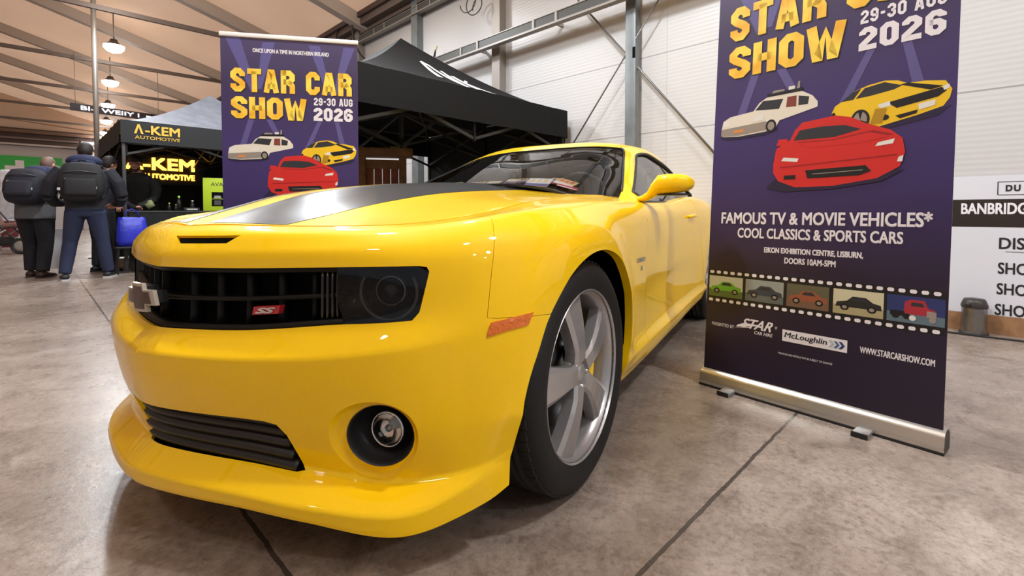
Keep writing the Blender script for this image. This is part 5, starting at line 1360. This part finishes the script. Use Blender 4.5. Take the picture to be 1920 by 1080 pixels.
flyer(-.735, .418, .110, .035, (FR, FW, FR), 'red flyer lowest at the near end of the dashboard', R(-4), .016)

# pushchair, white display stand and other things behind the visitors
pc = empty('pushchair', 'black pushchair with brown seat at the left edge, behind the visitors', 'pushchair', (-10.95, 10.35, 0), R(20))
BROWNF = mat('pushchair_fabric', srgb(120, 88, 78), .8)
for x, y, r_ in ((.36, -.22, .17), (.36, .22, .17), (-.40, -.2, .12), (-.40, .2, .12)):
    q = MB(); T = Matrix.Translation((x, y, r_)) @ Matrix.Rotation(R(90), 4, 'X')
    q.tube([T @ Vector((r_ * .88 * math.cos(a), r_ * .88 * math.sin(a), 0)) for a in np.linspace(0, 2 * PI, 28, endpoint=False)], r_ * .13, BLK, 8, closed=True)
    q.lathe([(0, .02), (r_ * .3, .02), (r_ * .8, .008), (r_ * .8, -.008), (0, -.02)], STEEL, 20, T); q.build('wheel', pc)
q = MB()
for y in (-.2, .2): q.tube([(.36, y, .18), (.10, y, .50), (-.20, y, .95), (-.34, y, 1.02)], .016, BLK, 8); q.tube([(-.40, y, .14), (.12, y, .52)], .015, STEEL, 8)
q.tube([(-.34, -.2, 1.02), (-.36, 0, 1.03), (-.34, .2, 1.02)], .018, BLK, 8); q.build('frame', pc)
q = MB(); q.box((.02, 0, .60), (.55, .36, .10), BROWNF, bev=.04, rot=Matrix.Rotation(R(-8), 4, 'Y')); q.box((-.20, 0, .82), (.12, .36, .50), BROWNF, bev=.05, rot=Matrix.Rotation(R(-24), 4, 'Y')); q.build('seat', pc)
q = MB(); q.box((0, 0, .27), (.55, .36, .18), BLK, bev=.04); q.build('basket', pc)
WST = mat('stand_white', srgb(196, 196, 200), .6, noise=.25, nscale=8)
ds = empty('display_stand', 'white and grey display stand behind the visitor in the grey jacket', 'stand', (-11.55, 11.2, 0), R(40))
q = MB(); q.box((0, 0, 1.30), (.62, .30, 1.15), WST, bev=.10); q.build('stand_hood', ds)
q = MB(); q.box((0, 0, .72), (.75, .4, .05), WST, bev=.01); q.build('stand_shelf', ds)
for x in (-.3, .3): q = MB(); q.box((x, 0, .35), (.05, .3, .70), TIE); q.build('stand_leg', ds)
rd = MB(); rd.box((-13.2, 12.4, .95), (.5, .4, 1.9), mat('cabinet_red', srgb(104, 30, 36), .5), bev=.02); prop('red_cabinet', 'dark red cabinet at the far left edge', 'cabinet', rd)
ab = empty('folding_sign', 'white folding floor sign half hidden behind the legs of the grey jacket visitor', 'sign', (-6.72, 7.00, 0), R(30))
q = MB(); q.box((0, .06, .36), (.30, .02, .60), mat('sign_white', srgb(214, 214, 220), .5), bev=.004, rot=Matrix.Rotation(R(8), 4, 'X')); q.build('panel', ab)
for x in (-.17, .17): q = MB(); q.bar((x, .02, 0), (x, .10, .74), .03, .03, BLK); q.build('side_frame', ab)
# ------------------------------------------------------------------ people
SKIN = mat('skin', srgb(196, 140, 118), .55); HAIRD = mat('hair_dark', srgb(32, 24, 22), .6, bump=.5, bscale=120); SCALP = mat('scalp', srgb(206, 158, 140), .5)
JKB = mat('jacket_black', srgb(30, 31, 40), .8, bump=.3, bscale=22); JKG = mat('jacket_grey', srgb(84, 84, 88), .85, bump=.4, bscale=26); NAVY = mat('hood_navy', srgb(38, 46, 78), .8, bump=.3, bscale=20)
JEAN = mat('jeans_navy', srgb(36, 44, 72), .85, bump=.3, bscale=30); TRB = mat('trousers_black', srgb(20, 20, 27), .85); SHB = mat('shoe_brown', srgb(52, 34, 30), .6); SHK = mat('trainer_black', srgb(30, 30, 32), .6); SOLE = mat('trainer_white', srgb(190, 190, 190), .6)
SWB = mat('sweater_black', srgb(20, 22, 21), .85, bump=.3, bscale=26); PACKB = mat('pack_black', srgb(22, 22, 25), .75, bump=.3, bscale=16); PACKN = mat('pack_navy', srgb(32, 33, 44), .8, bump=.3, bscale=16); EYEM = mat('eye_dark', srgb(30, 22, 20), .3); LIP = mat('lip', srgb(160, 92, 84), .5)

def ell_tube(mb, pts, m_, n=18):
    """pts: (x, y, z, rx, ry) sections stacked mainly along z"""
    vs = []; fs = []
    for x, y, z, rx, ry in pts:
        for k in range(n):
            a = 2 * PI * k / n; vs.append((x + rx * math.cos(a), y + ry * math.sin(a), z))
    for i in range(len(pts) - 1):
        for k in range(n): fs.append((i * n + k, i * n + (k + 1) % n, (i + 1) * n + (k + 1) % n, (i + 1) * n + k))
    fs += [tuple(range(n))[::-1], tuple((len(pts) - 1) * n + k for k in range(n))]
    return mb.add(vs, fs, m_, True)
def ball(mb, c, r, m_, M=None, n=16):
    rx, ry, rz = r if isinstance(r, tuple) else (r, r, r); vs = []; fs = []; K = n // 2
    for j in range(1, K):
        t = PI * j / K
        for k in range(n):
            a = 2 * PI * k / n; vs.append(Vector((c[0] + rx * math.sin(t) * math.cos(a), c[1] + ry * math.sin(t) * math.sin(a), c[2] + rz * math.cos(t))))
    b = len(vs); vs += [Vector((c[0], c[1], c[2] + rz)), Vector((c[0], c[1], c[2] - rz))]
    for j in range(K - 2):
        for k in range(n): fs.append((j * n + k, (j + 1) * n + k, (j + 1) * n + (k + 1) % n, j * n + (k + 1) % n))
    for k in range(n): fs += [(b, k, (k + 1) % n), (b + 1, (K - 2) * n + (k + 1) % n, (K - 2) * n + k)]
    return mb.add(vs, fs, m_, True, M)
def fuse(mb, voxel, rule, mats_, smooth_it=5):
    """melt overlapping closed shapes into one continuous skin; rule(p) picks the material"""
    tmp = mb.build('body_draft'); md = tmp.modifiers.new('melt', 'REMESH'); md.mode = 'VOXEL'; md.voxel_size = voxel; md.use_smooth_shade = True
    sm = tmp.modifiers.new('soft', 'SMOOTH'); sm.iterations = smooth_it; sm.factor = .5
    dg = bpy.context.evaluated_depsgraph_get(); dg.update()
    me = bpy.data.meshes.new_from_object(tmp.evaluated_get(dg)); bpy.data.objects.remove(tmp)
    me.materials.clear()
    for q in mats_: me.materials.append(q)
    me.polygons.foreach_set('use_smooth', [True] * len(me.polygons))
    me.polygons.foreach_set('material_index', [rule(p.center) for p in me.polygons]); me.update()
    return me
def hand(mb, wrist, direction, palm_up, side, curl=.5, s=1.0):
    """palm and five separate bent fingers; direction: wrist to knuckles"""
    d = Vector(direction).normalized(); u = Vector(palm_up); u = (u - d * u.dot(d)).normalized(); w = d.cross(u) * side
    W = Vector(wrist)
    for k, q in enumerate((-.6, -.2, .2, .6)):
        mb.tube([W - d * .01 + w * q * .030 * s, W + d * .045 * s + w * q * .050 * s, W + d * .088 * s + w * q * .058 * s], [.017 * s, .016 * s, .013 * s], SKIN, 8)
    for k, (q, L) in enumerate(((-.62, .066), (-.21, .078), (.20, .074), (.60, .058))):
        p = W + d * .088 * s + w * q * .058 * s; pts = [p]; ang = .15
        for f in (.42, .33, .25):
            ang += curl * .8; pts.append(pts[-1] + (d * math.cos(ang) - u * math.sin(ang)) * L * f * s * 1.1 + w * q * .006 * s)
        mb.tube(pts, [.0105 * s, .0100 * s, .0090 * s, .0080 * s], SKIN, 8)
    p = W + d * .022 * s - w * .030 * s
    mb.tube([p, p + (d * .5 - w * .75 - u * .2) * .034 * s, p + (d * .95 - w * .75 - u * .35) * .060 * s, p + (d * 1.3 - w * .55 - u * .5) * .078 * s], [.014 * s, .0125 * s, .011 * s, .009 * s], SKIN, 8)
def head(mb, c, yaw, pitch, s=1.0):
    """skull, jaw, nose, ears; returns the head's matrix (y forward)"""
    M = Matrix.Translation(c) @ Matrix.Rotation(yaw, 4, 'Z') @ Matrix.Rotation(pitch, 4, 'X') @ Matrix.Scale(s, 4)
    ball(mb, (0, -.012, .030), (.077, .096, .092), SKIN, M); ball(mb, (0, .022, -.035), (.060, .070, .080), SKIN, M); ball(mb, (0, .058, -.085), (.028, .026, .022), SKIN, M)
    mb.tube([M @ Vector((0, .084, .022)), M @ Vector((0, .102, -.012)), M @ Vector((0, .108, -.026))], [.008, .012, .014], SKIN, 8)
    mb.tube([M @ Vector((-.05, .072, .036)), M @ Vector((0, .088, .036)), M @ Vector((.05, .072, .036))], [.009, .011, .009], SKIN, 8)
    for x in (-1, 1):
        ball(mb, (x * .078, -.012, -.006), (.012, .022, .034), SKIN, M); ball(mb, (x * .040, .062, -.012), (.022, .018, .018), SKIN, M)
    ball(mb, (0, .085, -.058), (.026, .014, .012), SKIN, M)
    return M
def face_parts(o, M, lips=True):
    for x in (-1, 1):
        q = MB(); ball(q, (x * .031, .076, .012), (.012, .008, .005), SOLE, M); ball(q, (x * .031, .081, .011), (.006, .005, .005), EYEM, M); q.build('eye', o)
        q = MB(); q.tube([M @ Vector((x * .014, .091, .036)), M @ Vector((x * .034, .087, .041)), M @ Vector((x * .054, .070, .036))], [.005, .006, .004], HAIRD, 6); q.build('eyebrow', o)
    if lips: q = MB(); q.tube([M @ Vector((-.024, .088, -.058)), M @ Vector((0, .099, -.055)), M @ Vector((.024, .088, -.058))], [.003, .006, .003], LIP, 6); q.build('mouth', o)
def hair_cap(M, m_, top=.004, front=.045, low=-.05, crop=1.0):
    """close cap of hair over the skull, cut along the hairline"""
    q = MB(); n = 28; rings = 12; vs = []; fs = []
    for j in range(rings + 1):
        for k in range(n):
            a = 2 * PI * k / n; f = math.sin(a)
            zend = front if f > .35 else (low if f < -.2 else low + (front - low) * (f + .2) / .55)
            t0 = math.acos(max(-1, min(1, (zend - .030) / (.092 + top)))); t = t0 * j / rings
            wob = .0035 * math.sin(k * 3.7 + j * 2.1)
            vs.append(M @ Vector(((.077 + top + wob) * math.sin(t) * math.cos(a) * crop, -.012 + (.096 + top + wob) * math.sin(t) * f, .030 + (.092 + top * 1.8 + wob) * math.cos(t))))
    for j in range(rings):
        for k in range(n): fs.append((j * n + k, (j + 1) * n + k, (j + 1) * n + (k + 1) % n, j * n + (k + 1) % n))
    q.add(vs, fs, m_, True); return q
def leg(mb, hip, knee, ankle, r, m_, toe, shoe):
    h, k, a = Vector(hip), Vector(knee), Vector(ankle)
    mb.tube([h, h.lerp(k, .5), k, k.lerp(a, .35), a], [r[0], r[1], r[2], r[3], r[4]], m_, 14)
def shoe_obj(o, ankle, yaw, L, m_, sole):
    T = Matrix.Translation((ankle[0], ankle[1], 0)) @ Matrix.Rotation(yaw, 4, 'Z'); q = MB()
    pts = [(-.070, .040, .050), (-.04, .043, .075), (.02, .044, .070), (.08, .048, .05), (.14, .048, .036), (L - .09, .030, .026)]
    n = 12; vs = []; fs = []
    for y, w, h in pts:
        for k in range(n):
            a = 2 * PI * k / n; vs.append(T @ Vector((w * math.cos(a), y, .018 + max(h * (math.sin(a) * .5 + .5), 0))))
    for i in range(len(pts) - 1):
        for k in range(n): fs.append((i * n + k, i * n + (k + 1) % n, (i + 1) * n + (k + 1) % n, (i + 1) * n + k))
    fs += [tuple(range(n))[::-1], tuple((len(pts) - 1) * n + k for k in range(n))]
    q.add(vs, fs, m_, True)
    sl = [(-.075, .036), (-.05, .047), (.06, .050), (.13, .052), (L - .085, .034)]
    q.poly([T @ Vector((w, y, 0)) for y, w in sl] + [T @ Vector((-w, y, 0)) for y, w in sl[::-1]], sole, .022, .022)
    return q.build('shoe', o)
def person(label, loc, yaw, body_fn, rule, mats_, voxel=.011):
    o = empty('person', label, 'person', loc, yaw)
    mb = MB(); extra = body_fn(mb, o); me = fuse(mb, voxel, rule, mats_)
    b = bpy.data.objects.new('body', me); COL.objects.link(b); b.parent = o
    return o

# --- tall visitor seen from the back, black jacket with a navy hood
P2Y = R(34); P2M = Matrix.Translation((-5.72, 6.44, 0)) @ Matrix.Rotation(P2Y, 4, 'Z')
def p2(mb, o):
    for x in (-1, 1):
        ank = (x * .215, -.05 if x < 0 else .06, .09); leg(mb, (x * .10, 0, .90), (x * .165, .03, .50), ank, (.115, .10, .080, .078, .066), JEAN, 0, SHK)
        shoe_obj(o, ank, R(-14 * x), .27, SHK, SOLE)
    ell_tube(mb, [(0, 0, .84, .17, .12), (0, 0, .92, .185, .135), (0, 0, .98, .19, .14)], JEAN)
    ell_tube(mb, [(0, 0, .93, .205, .15), (0, .01, 1.08, .21, .155), (0, .03, 1.25, .25, .175), (0, .05, 1.40, .26, .165), (0, .06, 1.50, .22, .13), (0, .07, 1.56, .10, .09)], JKB, 22)
    for x in (-1, 1):
        mb.tube([(x * .22, .05, 1.46), (x * .33, .05, 1.30), (x * .375, .08, 1.12)], [.095, .092, .080], JKB, 12)
        mb.tube([(x * .375, .08, 1.12), (x * .34, .22, 1.03), (x * .28, .35, 1.02)], [.078, .064, .050], JKB, 12)
        hand(mb, (x * .262, .38, 1.02), (-.35 * x, 1, -.15), (0, 0, 1), x, .7)
    mb.tube([(0, .06, 1.53), (0, .10, 1.62)], [.062, .058], SKIN, 12)
    M = head(mb, (0, .12, 1.705), 0, R(-28)); hair_cap(M, HAIRD, .010, .05, -.055).build('hair', o); face_parts(o, M)
    # hood lying on the shoulders
    h = MB(); pts = []
    for a in np.linspace(R(-200), R(20), 22): pts.append((.150 * math.cos(a), .055 + .105 * math.sin(a), 1.565 + .035 * math.sin(a) * -1))
    h.tube(pts, [.030 + .036 * math.sin(PI * i / 21) for i in range(22)], NAVY, 12); ball(h, (0, -.055, 1.555), (.135, .070, .075), NAVY); h.build('hood', o)
def r2(p):
    if p.z < .945: return 0
    if p.z < 1.565 and not (p.y > .385): return 1
    return 2
person('tall person seen from behind in black jacket and dark jeans, navy hood down', P2M.translation, P2Y, p2, r2, [JEAN, JKB, SKIN], .010)
def pack(label, mat_, M, w, d, h, tilt, big=False):
    o = empty('backpack', label, 'backpack', M.translation, 0); o.matrix_world = M
    T = Matrix.Rotation(tilt, 4, 'X'); q = MB(); bm = bmesh.new(); bmesh.ops.create_cube(bm, size=1)
    bmesh.ops.subdivide_edges(bm, edges=list(bm.edges), cuts=3, use_grid_fill=True)
    for v in bm.verts:
        x, y, z = v.co * 2; k = 1 - .10 * abs(z) ** 3 - (.10 if z > 0 else 0) * z * z
        x *= k * (1 - .10 * y * y * 0); L = math.sqrt(x * x + y * y + z * z) or 1; e = (max(abs(x), abs(y), abs(z)) / L) ** .45
        v.co = Vector((x * e * w / 2, y * e * d / 2 * (1 + .12 * (1 - z * z)), z * e * h / 2))
    q.bm(bm, mat_, True, T); q.build('pack_body', o)
    q = MB(); q.box((0, -d * .50, -h * .16), (w * .66, d * .34, h * .44), mat_, T, .05); q.build('front_pocket', o)
    q = MB(); q.tube([T @ Vector((-w * .34, -d * .50, h * .20)), T @ Vector((0, -d * .62, h * .24)), T @ Vector((w * .34, -d * .50, h * .20))], .007, pm('zip_grey', 70, 70, 76), 6); q.build('zip', o)
    q = MB(); q.tube([T @ Vector((-.04, d * .2, h * .48)), T @ Vector((-.03, d * .15, h * .56)), T @ Vector((.03, d * .15, h * .56)), T @ Vector((.04, d * .2, h * .48))], .009, mat_, 8); q.build('grab_handle', o)
    for x in (-1, 1):
        q = MB(); q.tube([T @ Vector((x * w * .30, d * .35, h * .42)), T @ Vector((x * w * .36, d * .80, h * .46)), T @ Vector((x * w * .40, d * 1.45, h * .20)), T @ Vector((x * w * .42, d * 1.2, -h * .25)), T @ Vector((x * w * .38, d * .4, -h * .40))], [.020, .022, .022, .016, .012], mat_, 8); q.build('shoulder_strap', o)
    for x, z in ((-.42, -.22), (.30, -.18), (-.28, .02)): q = MB(); q.box(tuple(T @ Vector((x * w, -d * .55, z * h))), (.030, .012, .034), SOLE if abs(z) > .1 else STEEL, bev=.003); q.build('buckle', o)
    return o
pack('black backpack with small pale buckles worn by the tall person in jeans', PACKB, P2M @ Matrix.Translation((0, -.205, 1.295)), .49, .20, .52, R(-6))

# --- visitor in a grey jacket with a big navy backpack, leaning forward
P1Y = R(17); P1M = Matrix.Translation((-6.56, 6.62, 0)) @ Matrix.Rotation(P1Y, 4, 'Z')
def p1(mb, o):
    for x in (-1, 1):
        ank = (x * .11, .09 * -x - .02, .09); leg(mb, (x * .095, -.02, .86), (x * .11, .03 - .05 * x, .47), ank, (.120, .105, .085, .082, .072), TRB, 0, SHB)
        shoe_obj(o, ank, R(-8 * x), .29, SHB, SHB)
    ell_tube(mb, [(0, -.02, .80, .17, .13), (0, -.02, .92, .18, .14)], TRB)
    ell_tube(mb, [(0, -.02, .80, .215, .175), (0, -.01, .95, .215, .175), (0, .03, 1.12, .22, .17), (0, .10, 1.28, .225, .155), (0, .16, 1.38, .19, .12), (0, .19, 1.44, .09, .08)], JKG, 22)
    for x in (-1, 1):
        mb.tube([(x * .18, .14, 1.35), (x * .265, .18, 1.20), (x * .275, .24, 1.05)], [.082, .076, .066], JKG, 12)
        mb.tube([(x * .275, .24, 1.05), (x * .22, .38, 1.02), (x * .16, .47, 1.04)], [.064, .054, .045], JKG, 12)
        hand(mb, (x * .15, .50, 1.04), (-.3 * x, 1, 0), (0, 0, 1), x, .7)
    mb.tube([(0, .18, 1.42), (0, .25, 1.49)], [.062, .058], SKIN, 12)
    M = head(mb, (0, .285, 1.565), 0, R(-32)); hair_cap(M, mat('hair_grey_thin', srgb(120, 96, 84), .6), .003, .075, -.045).build('hair', o); face_parts(o, M)
    h = MB(); pts = []
    for a in np.linspace(R(-205), R(25), 22): pts.append((.150 * math.cos(a), .17 + .10 * math.sin(a), 1.46 - .02 * math.sin(a)))
    h.tube(pts, [.030 + .038 * math.sin(PI * i / 21) for i in range(22)], NAVY, 12); ball(h, (0, .06, 1.455), (.14, .09, .085), NAVY); h.build('hood', o)
def r1(p):
    if p.z < .815: return 0
    if p.z < 1.455 and p.y < .505: return 1
    return 2
person('stooping person in grey jacket and black trousers, navy hood down', P1M.translation, P1Y, p1, r1, [TRB, JKG, SKIN], .010)
pack('bulky navy backpack on the stooping person in the grey jacket', PACKN, P1M @ Matrix.Translation((0, -.16, 1.24)), .44, .30, .50, R(-18))

# --- bearded man behind the counter, looking down
P3M = Matrix.Translation(akp(.38, 1.00, 0)) @ Matrix.Rotation(R(194), 4, 'Z')
def p3(mb, o):
    for x in (-1, 1):
        ank = (x * .13, 0, .09); leg(mb, (x * .095, -.04, .88), (x * .12, .02, .49), ank, (.115, .10, .080, .076, .066), TRB, 0, SHK); shoe_obj(o, ank, 0, .28, SHK, SHK)
    ell_tube(mb, [(0, -.06, .84, .17, .125), (0, -.05, .95, .185, .14)], TRB)
    ell_tube(mb, [(0, -.05, .90, .20, .145), (0, -.02, 1.06, .205, .15), (0, .04, 1.24, .23, .155), (0, .10, 1.40, .235, .14), (0, .13, 1.49, .18, .11), (0, .145, 1.55, .085, .075)], SWB, 22)
    for x in (-1, 1):
        mb.tube([(x * .19, .11, 1.43), (x * .27, .16, 1.27), (x * .27, .24, 1.12)], [.085, .076, .064], SWB, 12)
        mb.tube([(x * .27, .24, 1.12), (x * .20, .38, 1.03), (x * .14, .47, .995)], [.062, .052, .042], SWB, 12)
        hand(mb, (x * .13, .495, .985), (-.35 * x, 1, -.25), (0, 0, 1), x, .55)
    mb.tube([(0, .14, 1.52), (0, .19, 1.60)], [.060, .056], SKIN, 12)
    M = head(mb, (0, .225, 1.685), R(14), R(-24)); hair_cap(M, HAIRD, .014, .060, -.04).build('hair', o); face_parts(o, M)
    b = MB(); n = 20; vs = []; fs = []
    for j in range(6):
        for k in range(n + 1):
            a = R(-15) + R(210) * k / n; f_ = max(0, math.sin(a)); z = -.030 - .028 * f_ ** 2 - (.082 - .026 * f_ ** 2) * j / 5; sh2 = 1 - .42 * (j / 5) ** 2
            vs.append(M @ Vector(((.0655 * sh2) * math.cos(a), .020 + (.076 * sh2) * math.sin(a) * (1.0 if j < 5 else .9), z)))
    for j in range(5):
        for k in range(n): fs.append((j * (n + 1) + k, (j + 1) * (n + 1) + k, (j + 1) * (n + 1) + k + 1, j * (n + 1) + k + 1))
    b.add(vs, fs, mat('beard_brown', srgb(66, 48, 42), .8), True); b.build('beard', o)
def r3(p):
    if p.z < .93 and p.y < .3: return 0
    if p.z < 1.545 and p.y < .497: return 1
    return 2
person('bearded dark haired man in a black sweater leaning over the stall counter', P3M.translation, R(194), p3, r3, [TRB, SWB, SKIN], .008)

# --- person mostly hidden between the tall visitor and the stall
P4M = Matrix.Translation((-6.17, 7.22, 0)) @ Matrix.Rotation(R(-14), 4, 'Z')
def p4(mb, o):
    for x in (-1, 1):
        ank = (x * .12, 0, .09); leg(mb, (x * .095, 0, .84), (x * .11, .02, .47), ank, (.11, .10, .078, .074, .064), TRB, 0, SHK); shoe_obj(o, ank, 0, .27, SHK, SHK)
    ell_tube(mb, [(0, 0, .80, .17, .13), (0, 0, .92, .18, .14)], TRB)
    ell_tube(mb, [(0, 0, .86, .20, .15), (0, .01, 1.05, .20, .15), (0, .03, 1.22, .22, .15), (0, .05, 1.36, .22, .135), (0, .06, 1.44, .17, .11), (0, .07, 1.49, .085, .075)], JKB, 22)
    for x in (-1, 1):
        mb.tube([(x * .18, .05, 1.38), (x * .255, .07, 1.20), (x * .26, .12, 1.05)], [.08, .072, .06], JKB, 12); mb.tube([(x * .26, .12, 1.05), (x * .22, .26, .98), (x * .17, .34, .98)], [.06, .05, .042], JKB, 12)
        hand(mb, (x * .16, .37, .98), (-.3 * x, 1, 0), (0, 0, 1), x, .6)
    mb.tube([(0, .07, 1.46), (0, .11, 1.54)], [.058, .055], SKIN, 12)
    M = head(mb, (0, .13, 1.615), 0, R(-22)); hair_cap(M, HAIRD, .012, .05, -.06).build('hair', o); face_parts(o, M)
def r4(p):
    if p.z < .88 and p.y < .3: return 0
    if p.z < 1.485 and p.y < .372: return 1
    return 2
person('dark haired person half hidden between the tall visitor and the stall post', P4M.translation, R(-14), p4, r4, [TRB, JKB, SKIN], .011)
